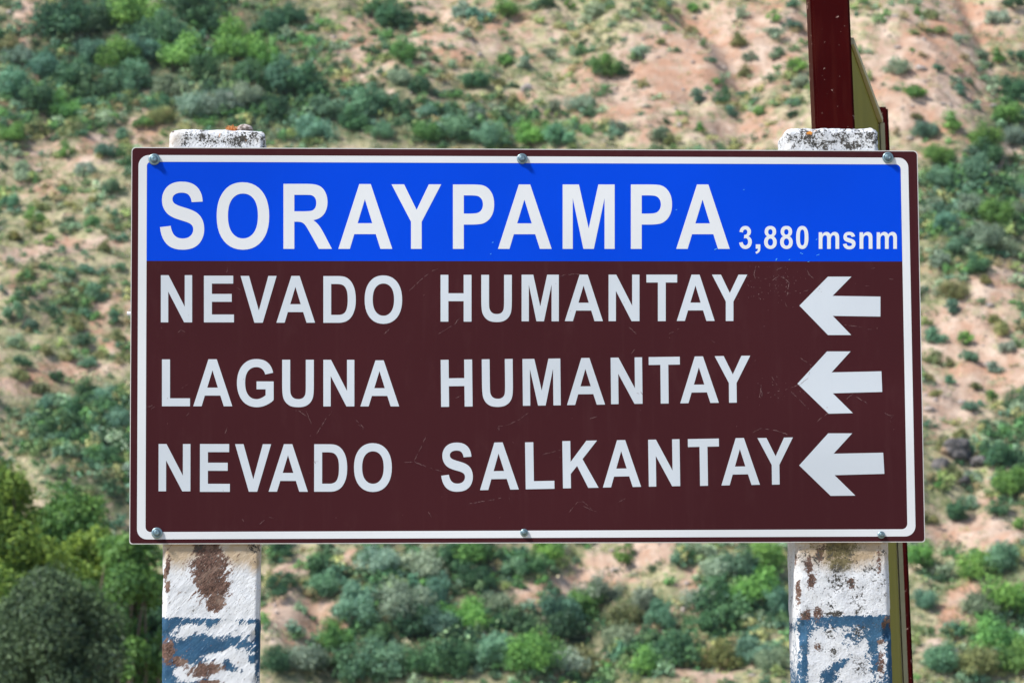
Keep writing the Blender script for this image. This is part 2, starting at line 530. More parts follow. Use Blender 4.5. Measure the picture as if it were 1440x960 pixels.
# every shrub that can be told apart: photo x, y of its middle, half width in photo pixels, kind
SHRUBS = [
 (85,25,44,'d'),(140,30,34,'d'),(185,18,38,'b'),(230,42,38,'d'),(275,15,34,'d'),(303,38,24,'d'),(338,62,38,'b'),(130,75,28,'t'),(62,95,26,'t'),(100,112,32,'d'),
 (162,82,28,'b'),(203,72,24,'t'),(252,78,30,'b'),(132,122,32,'d'),(182,112,28,'t'),(30,80,20,'g'),(15,122,28,'t'),(60,142,28,'d'),(92,152,24,'b'),(372,85,24,'b'),
 (396,112,30,'t'),(432,122,28,'d'),(242,122,22,'g'),(270,146,26,'g'),(312,146,26,'g'),(342,132,22,'g'),(226,152,20,'d'),(382,152,22,'d'),(456,152,24,'t'),(442,184,26,'t'),
 (200,172,15,'b'),(232,164,18,'o'),(15,190,17,'b'),(12,285,15,'t'),(146,212,15,'t'),(90,216,12,'b'),(100,182,16,'o'),(171,192,12,'t'),(30,246,16,'g'),(156,266,14,'t'),
 (60,290,12,'o'),(130,282,12,'o'),(45,306,12,'b'),(410,20,22,'d'),(380,35,26,'d'),(290,100,26,'d'),(350,105,24,'d'),(5,60,18,'o'),(50,182,15,'o'),(118,238,13,'g'),
 (545,25,22,'d'),(524,14,15,'d'),(571,32,15,'d'),(601,28,12,'d'),(566,76,18,'b'),(519,72,10,'d'),(676,22,16,'t'),(711,12,18,'b'),(766,5,13,'d'),(801,10,8,'b'),
 (836,16,15,'g'),(651,18,14,'g'),(560,106,18,'g'),(590,119,18,'d'),(671,111,20,'d'),(712,90,12,'b'),(736,88,13,'g'),(703,116,9,'o'),(856,98,21,'b'),(876,103,12,'d'),
 (896,74,14,'g'),(771,75,11,'g'),(521,150,30,'t'),(499,172,20,'d'),(563,158,12,'d'),(596,160,16,'t'),(541,186,18,'t'),(601,188,22,'b'),(641,181,22,'t'),(690,190,26,'t'),
 (666,164,15,'g'),(721,146,14,'o'),(752,190,23,'b'),(786,192,22,'t'),(821,146,18,'g'),(776,150,14,'g'),(871,180,13,'g'),(931,190,14,'g'),(946,197,11,'o'),(905,120,9,'o'),
 (972,45,9,'o'),(976,14,9,'b'),(1115,6,9,'t'),(1046,18,11,'g'),(1090,25,10,'b'),(1116,36,13,'t'),(1041,55,15,'o'),(1089,48,13,'g'),(1055,81,10,'g'),(1092,76,12,'g'),
 (1046,101,13,'o'),(1124,96,15,'b'),(1127,118,13,'g'),(982,138,12,'t'),(1018,139,13,'d'),(1042,133,8,'t'),(1008,119,7,'b'),(1114,146,9,'t'),(1116,162,9,'d'),(1029,160,9,'t'),
 (1065,160,10,'b'),(985,181,9,'b'),(930,60,8,'o'),(1310,20,12,'o'),(1321,43,11,'o'),(1290,18,7,'b'),(1286,46,7,'o'),(1346,55,8,'g'),(1424,6,13,'d'),(1401,26,14,'g'),
 (1376,76,12,'g'),(1406,82,12,'b'),(1432,82,13,'d'),(1318,96,9,'t'),(1262,96,16,'g'),(1286,131,16,'b'),(1351,131,10,'t'),(1345,115,10,'g'),(1426,126,24,'d'),(1416,161,20,'b'),
 (1341,176,16,'b'),(1301,186,17,'t'),(1386,196,24,'b'),(1427,192,18,'g'),(1290,164,10,'o'),(1320,220,20,'b'),(1391,216,25,'d'),(1325,251,18,'t'),(1371,242,23,'t'),(1310,290,16,'g'),
 (1365,286,25,'g'),(1331,312,18,'t'),(1401,302,25,'b'),(1431,290,18,'g'),(1381,332,24,'g'),(1346,346,18,'t'),(1411,342,20,'g'),(1372,372,20,'d'),(1322,366,16,'g'),(1388,393,10,'o'),
 (1341,410,18,'o'),(1340,437,13,'t'),(1316,476,16,'t'),(1360,478,12,'b'),(1363,501,12,'t'),(1310,502,13,'o'),(1333,511,10,'o'),(1337,534,9,'t'),(1305,530,9,'o'),(1316,553,9,'o'),
 (1410,464,14,'o'),(1397,450,10,'o'),(1416,489,10,'g'),(1373,544,9,'o'),(1365,571,12,'t'),(1394,556,10,'b'),(1400,519,12,'g'),(1426,566,17,'d'),(1350,612,12,'o'),(1320,686,11,'b'),
 (1345,721,18,'d'),(1306,730,14,'o'),(1366,706,13,'g'),(1411,641,24,'d'),(1426,682,26,'b'),(1405,716,16,'d'),(1432,738,11,'b'),
 (1338,664,13,'o'),(1362,632,14,'t'),(1330,628,13,'o'),(1366,668,12,'g'),(1291,786,19,'b'),(1336,806,16,'g'),(1371,801,22,'b'),(1411,791,22,'t'),(1301,846,17,'t'),(1381,851,23,'g'),(1421,852,27,'b'),(1401,902,28,'b'),(1322,931,22,'t'),(1371,932,24,'o'),
 (1431,932,24,'b'),(985,776,14,'g'),(1010,801,22,'g'),(990,841,20,'g'),(1036,801,25,'t'),(1071,791,22,'b'),(1026,857,36,'d'),(1062,832,30,'b'),(1090,857,20,'t'),(985,882,18,'d'),
 (1061,921,22,'t'),(1091,931,19,'g'),(451,801,18,'d'),(396,776,14,'d'),(456,826,18,'t'),(389,830,14,'d'),(536,790,26,'g'),(501,860,28,'t'),(561,850,33,'g'),(581,881,28,'d'),
 (531,891,22,'d'),(641,791,22,'d'),(661,779,26,'b'),(666,816,20,'d'),(651,868,28,'b'),(621,881,22,'t'),(686,876,18,'d'),(721,800,16,'t'),(738,801,18,'d'),(771,776,18,'b'),
 (786,861,28,'t'),(821,856,23,'b'),(791,884,23,'d'),(846,836,22,'g'),(881,866,20,'o'),(701,921,27,'t'),(746,931,29,'b'),(641,931,31,'d'),(601,931,25,'d'),(541,935,29,'t'),
 (471,901,21,'b'),(506,943,29,'d'),(426,926,24,'g'),(466,931,20,'d'),(791,931,24,'g'),(831,931,27,'o'),(871,901,21,'g'),(906,846,18,'g'),(931,871,21,'t'),(951,921,25,'d'),
 (911,936,20,'b'),(881,786,13,'b'),(391,935,20,'d'),(590,800,24,'g'),(615,840,24,'t'),(700,850,20,'g'),(735,880,20,'d'),(905,905,16,'d'),(1015,925,22,'o'),(960,790,13,'t'),
 (20,330,14,'o'),(46,320,12,'o'),(70,334,8,'b'),(105,320,10,'g'),(170,336,8,'t'),(145,346,13,'o'),(165,375,10,'t'),(121,378,12,'t'),(40,382,12,'o'),(94,386,12,'t'),
 (136,415,15,'t'),(110,411,10,'o'),(46,460,12,'t'),(15,440,14,'t'),(25,482,12,'g'),(110,456,14,'o'),(161,454,11,'t'),(168,472,13,'o'),(116,482,15,'t'),(65,491,12,'o'),
 (30,511,14,'d'),(95,505,10,'o'),(126,509,13,'t'),(143,499,10,'o'),(175,501,10,'o'),(30,531,13,'o'),(56,546,14,'o'),(80,531,12,'d'),(126,551,19,'d'),(151,561,21,'t'),
 (110,576,21,'d'),(166,591,19,'t'),(91,591,21,'d'),(60,571,15,'t'),(75,606,20,'d'),(131,611,21,'d'),(171,621,14,'d'),(20,581,10,'g'),(151,641,17,'d'),(174,661,16,'g'),
]
COLN = {'d': 'dark green', 'b': 'bright green', 't': 'blue-green', 'g': 'grey-green', 'o': 'olive'}


def letter_spots():
    pass


def where(x, y):
    """names the place of a shrub by things that can be found in the photograph"""
    if y < 215:
        marks = [(212, 'above and left of the sign'), (290, 'above the left concrete post'), (342, 'above the first letter O'), (430, 'above the letter R of the title'),
                 (513, 'above the first A of the title'), (590, 'above the title letter Y'), (665, 'above the first P of the title'), (735, 'above the middle top bolt'),
                 (828, 'above the title letter M'), (916, 'above the second P of the title'), (1000, 'above the last A of the title'), (1090, 'above the altitude figure 3,880'),
                 (1145, 'left of the maroon steel post'), (1290, 'right of the maroon steel post'), (1370, 'above and right of the sign'), (1441, 'at the upper right edge of the view')]
        if x < 110: wh = 'in the upper left corner'
        else: wh = next(t for a, t in marks if x <= a)
        band = 'at the top edge' if y < 48 else ('high on the slope' if y < 105 else ('midway to the sign' if y < 155 else 'just over the sign edge'))
        return wh + ', ' + band
    if x < 240:
        col_ = 'touching the left frame edge' if x < 50 else ('left of the sign' if x < 120 else 'close beside the sign edge')
        rows = [(290, 'level with the blue band'), (365, 'level with the title letters'), (440, 'level with first NEVADO'), (500, 'under first NEVADO level'),
                (575, 'level with LAGUNA'), (625, 'over last NEVADO level'), (960, 'level with last NEVADO')]
        return col_ + ', ' + next(t for a, t in rows if y <= a)
    if x > 1275:
        col_ = 'close beside the right sign edge' if x < 1345 else ('right of the sign' if x < 1400 else 'touching the right frame edge')
        rows = [(240, 'level with the top right bolt'), (300, 'level with the blue band'), (365, 'level with the altitude figure'), (440, 'level with the top arrow'), (500, 'between top two arrows'),
                (560, 'level with the middle arrow'), (625, 'above the bottom arrow'), (700, 'level with the bottom arrow'), (765, 'level with the sign bottom'),
                (830, 'just below the sign corner'), (890, 'level with the blue paint edge'), (960, 'at the bottom edge')]
        return col_ + ', ' + next(t for a, t in rows if y <= a)
    marks = [(470, 'right of the left concrete post'), (555, 'under the word NEVADO'), (640, 'under the last word gap'), (700, 'under the letter S of the last line'),
             (770, 'under the middle bottom bolt'), (830, 'under the letter K'), (900, 'under the second A of the last line'), (960, 'under the letter N of the last line'),
             (1020, 'under the last letter T'), (1275, 'left of the right concrete post')]
    band = 'touching the sign bottom' if y < 800 else ('midway to the bottom edge' if y < 870 else 'at the bottom edge')
    return next(t for a, t in marks if x <= a) + ', ' + band


labels = []
for (x, y, r, k) in SHRUBS:
    size = 'tiny' if r < 11 else ('small' if r < 17 else ('medium' if r < 24 else 'large'))
    labels.append('%s %s shrub %s' % (size, COLN[k], where(x, y)))
groups_ = {}
for i, l in enumerate(labels): groups_.setdefault(l, []).append(i)
ORD = ['', 'second', 'third', 'fourth', 'fifth', 'sixth', 'seventh']
for l, idx in groups_.items():
    if len(idx) > 1:
        xs_ = [SHRUBS[i][0] for i in idx]
        ys_ = [SHRUBS[i][1] for i in idx]
        byx = (max(xs_) - min(xs_)) >= (max(ys_) - min(ys_))
        idx = sorted(idx, key=lambda i: SHRUBS[i][0] if byx else SHRUBS[i][1])
        for n_, i in enumerate(idx):
            nm = ('leftmost' if byx else 'uppermost') if n_ == 0 else (('rightmost' if byx else 'lowest') if n_ == len(idx) - 1 else ORD[n_])
            labels[i] = nm + ' ' + labels[i]
for i, l in enumerate(labels):
    while len(labels[i].split()) > 16: labels[i] = labels[i].replace(' of the title', '', 1) if ' of the title' in labels[i] else labels[i].replace(' the ', ' ', 1)

random.seed(4)
for (x, y, r, k), lab in zip(SHRUBS, labels):
    p, dist = hit(x, y + r * 0.62)
    rad = r * dist / F * (1.42 if y < 765 else 1.75)
    big_ = r >= 17
    me = random.choice((PROTO_L if big_ else PROTO_S)[k])
    o = link('shrub', me)
    o.location = (p[0], p[1], p[2] - 0.06 * rad)
    o.rotation_euler = (random.uniform(-.08, .08), random.uniform(-.08, .08), random.uniform(0, 6.28))
    sz = rad * random.uniform(.95, 1.1)
    o.scale = (sz, sz, sz * random.uniform(.95, 1.2))
    v = random.uniform(1.0, 1.7)
    o.color = (v * random.uniform(.9, 1.12), v, v * random.uniform(.88, 1.12), 1)
    tag(o, lab, 'shrub', 'shrubs on the hillside')


# ---- low scrub and grass tufts too many to count, one mesh
def ground_cover(name, n, seed, label, sizes, leaves, palette, bare_max, leafshape, upright, lush=False, cmin=.38):
    r = np.random.default_rng(seed)
    gx = r.uniform(-20, 46, n)
    gy = r.uniform(125, 196, n)
    gz = height(gx, gy)
    b, qx, qy = bare_at(gx, gy, gz)
    clump = fbm(gx / 3.0, gy / 3.0, seed=seed + 5, octv=2)
    keep = (r.random(n) > b * bare_max) & (clump > cmin) & (qx > -120) & (qx < 1560) & (qy < 1010) & (qy > -60)
    if lush: keep = (r.random(n) < (blobs(qx, qy, LUSH) * (1 - .8 * b) * 1.1 - .22) * np.clip((fbm(gx / 2.2, gy / 2.2, seed=91, octv=3) - .34) * 4, 0, 1)) & (qx > -120) & (qx < 1560) & (qy < 1010) & (qy > -60)
    gx, gy, gz = gx[keep], gy[keep], gz[keep]
    n = len(gx)
    s = r.uniform(sizes[0], sizes[1], n) * (0.7 + r.random(n) ** 3)
    k = leaves
    d = dirs(n * k, r)
    d[:, 2] = np.abs(d[:, 2])
    rep = np.repeat(np.arange(n), k)
    rr = s[rep] * r.random(n * k) ** .4
    C = np.stack([gx, gy, gz], 1)[rep] + d * rr[:, None] * np.array([1, 1, .9])
    N = d + r.normal(size=(n * k, 3)) * .5 + np.array([0, 0, .2])
    if upright:
        N = np.cross(d, r.normal(size=d.shape))
    L = s[rep] * leafshape[0] * r.uniform(.6, 1.3, n * k)
    V, Fc = leaf_cards(C, N, L, L * leafshape[1], r)
    pal = np.array(palette)
    ci = r.integers(0, len(pal), n)
    base = pal[ci] * r.uniform(.8, 1.35, (n, 1))
    cl = base[rep] * r.uniform(.65, 1.35, (n * k, 1))
    me = mesh_np(name, V, Fc)
    attr(me, 'leafcol', cl, 'FACE', 'FLOAT_COLOR')
    m = NB(name + '_leaves')
    m.out(m.attr('leafcol', 'Color'), .7, spec=.2)
    o = link(name, me, None, m.m)
    tag(o, label, kind='stuff')
    return o


ground_cover('low_scrub', 20000, 50, 'low grey-green and olive scrub scattered over the hillside',
             (.14, .40), 32, [(.10, .20, .07), (.24, .29, .10), (.19, .30, .17), (.065, .135, .055), (.36, .42, .24), (.12, .23, .12), (.040, .085, .045), (.34, .32, .15)], 0.93, (.30, .50), False, False, .28)
ground_cover('dry_grass', 15000, 60, 'tufts of dry yellowish grass scattered over the hillside',
             (.12, .30), 16, [(.52, .47, .24), (.40, .41, .17), (.58, .50, .32), (.32, .38, .15), (.22, .23, .10)], 0.75, (.75, .16), True)
ground_cover('green_thicket', 24000, 70, 'dense low green undergrowth between the larger shrubs of the thickets',
             (.25, .80), 44, [(.065, .155, .065), (.11, .25, .085), (.10, .20, .115), (.045, .10, .055), (.22, .33, .16)], 0.9, (.22, .55), False, True)

# ---- the many smaller bushes beyond the ones told apart above, one mesh
def small_bushes(n, seed):
    r = np.random.default_rng(seed)
    gx = r.uniform(-20, 46, n)
    gy = r.uniform(125, 196, n)
    gz = height(gx, gy)
    b, qx, qy = bare_at(gx, gy, gz)
    lu = blobs(qx, qy, LUSH) * (1 - .8 * b)
    cl = fbm(gx / 4.5, gy / 3.5, seed=seed, octv=3)
    pr = np.clip((cl - .33) * 4.5, 0, 1) * np.clip(.46 + 1.0 * lu - .60 * b, .04, 1)
    keep = (r.random(n) < pr) & (qx > -60) & (qx < 1500) & (qy < 990) & (qy > -40)
    keep &= ~((qx > 240) & (qx < 1260) & (qy > 260) & (qy < 740) & (r.random(n) < .35))
    gx, gy, gz, lu = gx[keep], gy[keep], gz[keep], lu[keep]
    n = len(gx)
    pal = {'green': [(.075, .17, .07), (.15, .32, .10), (.10, .22, .13), (.055, .12, .06), (.19, .28, .11), (.15, .27, .18)],
           'dry': [(.32, .40, .15), (.34, .44, .28), (.17, .28, .12), (.42, .42, .18), (.21, .34, .20), (.09, .16, .08), (.38, .32, .17), (.12, .26, .10)]}
    V, Fc, Cc, off = [], [], [], 0
    protos = [crown(np.random.default_rng(500 + k), 7 + k, 260, .20, 1.0, .95, .35) for k in range(8)]
    for i in range(n):
        v, f, t, _a, _b = protos[r.integers(8)]
        s_ = r.uniform(.22, .60) * (1 + .7 * lu[i] * r.random())
        a = r.uniform(0, 6.283)
        ca, sa = math.cos(a), math.sin(a)
        q = v * s_ * np.array([r.uniform(.8, 1.3), r.uniform(.8, 1.2), r.uniform(.75, 1.2)])
        q = np.stack([q[:, 0] * ca - q[:, 1] * sa + gx[i], q[:, 0] * sa + q[:, 1] * ca + gy[i], q[:, 2] + gz[i] - .05], 1)
        V.append(q)
        Fc.append(f + off)
        off += len(q)
        p = pal['green' if r.random() < .15 + .85 * lu[i] else 'dry']
        c = np.array(p[r.integers(len(p))]) * r.uniform(.9, 1.5)
        Cc.append(c[None] * (.50 + 1.15 * t[:, None]))
    me = mesh_np('small_bushes', np.concatenate(V), np.concatenate(Fc))
    attr(me, 'leafcol', np.concatenate(Cc), 'FACE', 'FLOAT_COLOR')
    m = NB('small_bush_leaves')
    m.out(m.attr('leafcol', 'Color'), .65, spec=.2)
    o = link('small_bushes', me, None, m.m)
    tag(o, 'countless smaller bushes filling the hillside between the larger shrubs', kind='stuff')


small_bushes(21000, 83)

# ---- loose stones, one mesh
def stones(n, seed):
    r = np.random.default_rng(seed)
    gx = r.uniform(-20, 46, n)
    gy = r.uniform(125, 196, n)
    gz = height(gx, gy)
    b, qx, qy = bare_at(gx, gy, gz)
    keep = (r.random(n) < .25 + b) & (qx > -120) & (qx < 1560) & (qy < 1010) & (qy > -60)
    gx, gy, gz = gx[keep], gy[keep], gz[keep]
    n = len(gx)
    bm = bmesh.new()
    bmesh.ops.create_icosphere(bm, subdivisions=1, radius=1)
    bv = np.array([v.co[:] for v in bm.verts])
    bf = np.array([[v.index for v in f.verts] for f in bm.faces])
    bm.free()
    nv = len(bv)
    s = r.uniform(.04, .16, n) * (0.6 + 1.6 * r.random(n) ** 5)
    P = bv[None] * (1 + .35 * (r.random((n, nv, 1)) - .5)) * s[:, None, None] * r.uniform(.6, 1.3, (n, 1, 3)) * np.array([1, 1, .65])
    P = P + np.stack([gx, gy, gz], 1)[:, None, :]
    Fc = bf[None] + (np.arange(n) * nv)[:, None, None]
    me = mesh_np('loose_stones', P.reshape(-1, 3), Fc.reshape(-1, 3))
    m = NB('stone_grey_pink')
    c = m.noise(m.coord(), 1.7, 3)
    cc = m.mix(m.ramp(c, .35, .65), (.42, .33, .28), (.24, .21, .20))
    m.out(m.mix(m.ramp(m.noise(m.coord(), 12, 3), .5, .7), cc, (.55, .50, .45)), .9)
    o = link('loose_stones', me, None, m.m)
    tag(o, 'loose grey and pinkish stones strewn over the bare soil', kind='stuff')


stones(7000, 77)

# ---- dark rocks that can be told apart on the right and a few on the left
m = NB('dark_rock')
cc = m.noise(m.coord(), 3, 5, .65)
c1 = m.mix(m.ramp(cc, .38, .62), (.045, .043, .045), (.16, .145, .14))
c1 = m.mix(m.ramp(m.noise(m.coord(), 1.3, 2), .56, .66), c1, (.38, .25, .15))
m.bump(cc, .8, .1)
MAT_ROCK = m.out(c1, .9)
m = NB('pale_rock')
cc = m.noise(m.coord(), 3, 5, .65)
c1 = m.mix(m.ramp(cc, .38, .62), (.25, .21, .19), (.47, .42, .38))
m.bump(cc, .8, .1)
MAT_ROCKP = m.out(c1, .9)


def rock(px_, py_, r, flat, seed, lab, mat):
    p, dist = hit(px_, py_)
    rad = r * dist / F
    bm = bmesh.new()
    bmesh.ops.create_icosphere(bm, subdivisions=3, radius=1)
    V = np.array([v.co[:] for v in bm.verts])
    n = fbm(V[:, 0] * 1.3 + seed, V[:, 1] * 1.3, V[:, 2] * 1.3, seed=seed, octv=3)
    q = np.round(n * 7) / 7 * .6 + n * .4
    V = V * (0.55 + .9 * q)[:, None] * np.array([1, .9, flat])
    for v, c in zip(bm.verts, V): v.co = c * rad
    me = bpy.data.meshes.new('rock')
    bm.to_mesh(me)
    bm.free()
    o = link('rock', me, None, mat)
    o.location = (p[0], p[1], p[2] + rad * flat * .25)
    o.rotation_euler = (0, 0, seed)
    tag(o, lab, 'rock', 'rocks lying on the hillside')


rock(1345, 642, 24, .7, 1, 'largest dark rock right of the sign, level with the bottom arrow', MAT_ROCK)
rock(1324, 660, 15, .8, 2, 'dark rock close beside the right sign edge, level with the bottom arrow', MAT_ROCK)
rock(1378, 655, 14, .7, 3, 'dark rock right of the largest dark rock beside the sign', MAT_ROCK)
rock(1352, 678, 13, .6, 4, 'lowest dark rock right of the sign, over the bare pink ledge', MAT_ROCK)
rock(1338, 930, 16, .8, 6, 'dark rock at the bottom edge, right of the second sign structure', MAT_ROCK)
rock(1275 + 20, 100, 9, .6, 8, 'small pale rock right of the maroon steel post', MAT_ROCKP)
rock(655, 52, 9, .7, 9, 'small pale rock high on the slope above the first P of the title', MAT_ROCKP)
rock(740, 128, 8, 1.1, 10, 'small pale upright rock above the middle top bolt', MAT_ROCKP)
rock(320, 140, 10, .6, 11, 'small pale rock among shrubs above the left concrete post', MAT_ROCKP)

# ================================================================== NEAR TREES AT LOWER LEFT
def tree(px_, py_top, rpx, Yd, k, lab, key, nb, nl, leaf, tall_px):
    """tree standing on the flat ground between the road and the hill, crown top at the given pixel"""
    top = at_y(px_, py_top, Yd)
    dist = Yd - CAM[1]
    rad = rpx * dist / F
    Htree = top[2]
    g0 = float(height(top[0], Yd))
    root = empty('tree', (top[0], Yd, g0))
    tag(root, lab, 'tree', 'leafy trees at the lower left')
    r = np.random.default_rng(900 + k)
    chh = min(Htree - .5, tall_px * dist / F)
    zc = Htree - chh
    cs, rs = [], []
    for b in range(nb):
        t = r.random()
        ang = r.uniform(0, 6.283)
        rr = rad * math.sqrt(max(0, 1 - (max(0, t - .25) * 1.25) ** 2)) * r.uniform(.1, .85)
        cs.append([math.cos(ang) * rr, math.sin(ang) * rr, zc + chh * (.12 + .74 * t)])
        rs.append(rad * r.uniform(.12, .34))
    cs, rs = np.array(cs), np.array(rs)
    which = r.choice(nb, nl, p=rs ** 2 / (rs ** 2).sum())
    d = dirs(nl, r)
    lump = 0.4 + 1.15 * fbm(d[:, 0] * 3 + which * 2.3, d[:, 1] * 3, d[:, 2] * 3, seed=k, octv=3)
    C = cs[which] + d * (rs[which] * r.random(nl) ** .3 * lump)[:, None]
    N = d + r.normal(size=(nl, 3)) * .7 + np.array([0, 0, .3])
    L = leaf * r.uniform(.6, 1.5, nl)
    V, Fc = leaf_cards(C, N, L, L * .38, r)
    me = mesh_np('crown', V, Fc)
    attr(me, 'tint', np.clip(.5 + .2 * r.normal(size=nl) + .5 * (_hash(which, which * 0, which * 0, k) - .5), 0, 1), 'FACE')
    link('crown', me, root, FOL[key])
    parts, pf, off = [], [], 0
    base = np.array([0, 0, -.2])
    fork = np.array([r.uniform(-.1, .1), r.uniform(-.1, .1), zc * .75])
    tv, tf = tube_path([base, base * .5 + fork * .5 + np.array([.04, .02, 0]), fork], [.16, .12, .10], 9)
    o = link('trunk', mesh_np('trunk', tv, tf, True), root, MAT_BARK)
    for b in range(0, nb, 2):
        p2 = cs[b]
        mid_ = fork * .45 + p2 * .55 + r.normal(size=3) * .12
        tv, tf = tube_path([fork, mid_, p2], [.06, .035, .012], 6)
        parts.append(tv)
        pf.append(tf + off)
        off += len(tv)
    link('limbs', mesh_np('limbs', np.concatenate(parts), np.concatenate(pf), True), root, MAT_BARK)
    return root


FOL['y'] = foliage_material('leaves_yellow_green', (0.36, 0.50, 0.085), (0.085, 0.18, 0.040))
FOL['k'] = foliage_material('leaves_deep_green', (0.165, 0.250, 0.115), (0.030, 0.060, 0.040))
tree(4, 612, 108, 52, 1, 'yellow-green leafy tree at the left frame edge, level with last NEVADO', 'y', 130, 46000, .10, 420)
tree(178, 698, 86, 50, 2, 'bright green leafy tree beside the left concrete post, below the sign corner', 'b', 120, 42000, .09, 420)
tree(70, 778, 124, 44, 3, 'dark green tree in the lower left corner, in front of the yellow-green trees', 'k', 190, 76000, .07, 400)
tree(222, 765, 56, 53, 4, 'narrow dark green tree touching the left concrete post, under the sign corner bolt', 'd', 70, 24000, .09, 400)
tree(96, 652, 104, 56, 5, 'green tree between the yellow-green tree and the sign corner', 'b', 120, 42000, .10, 420)
tree(132, 705, 92, 54, 6, 'yellow-green tree half hidden behind the dark tree, below the sign corner', 'y', 120, 42000, .10, 420)

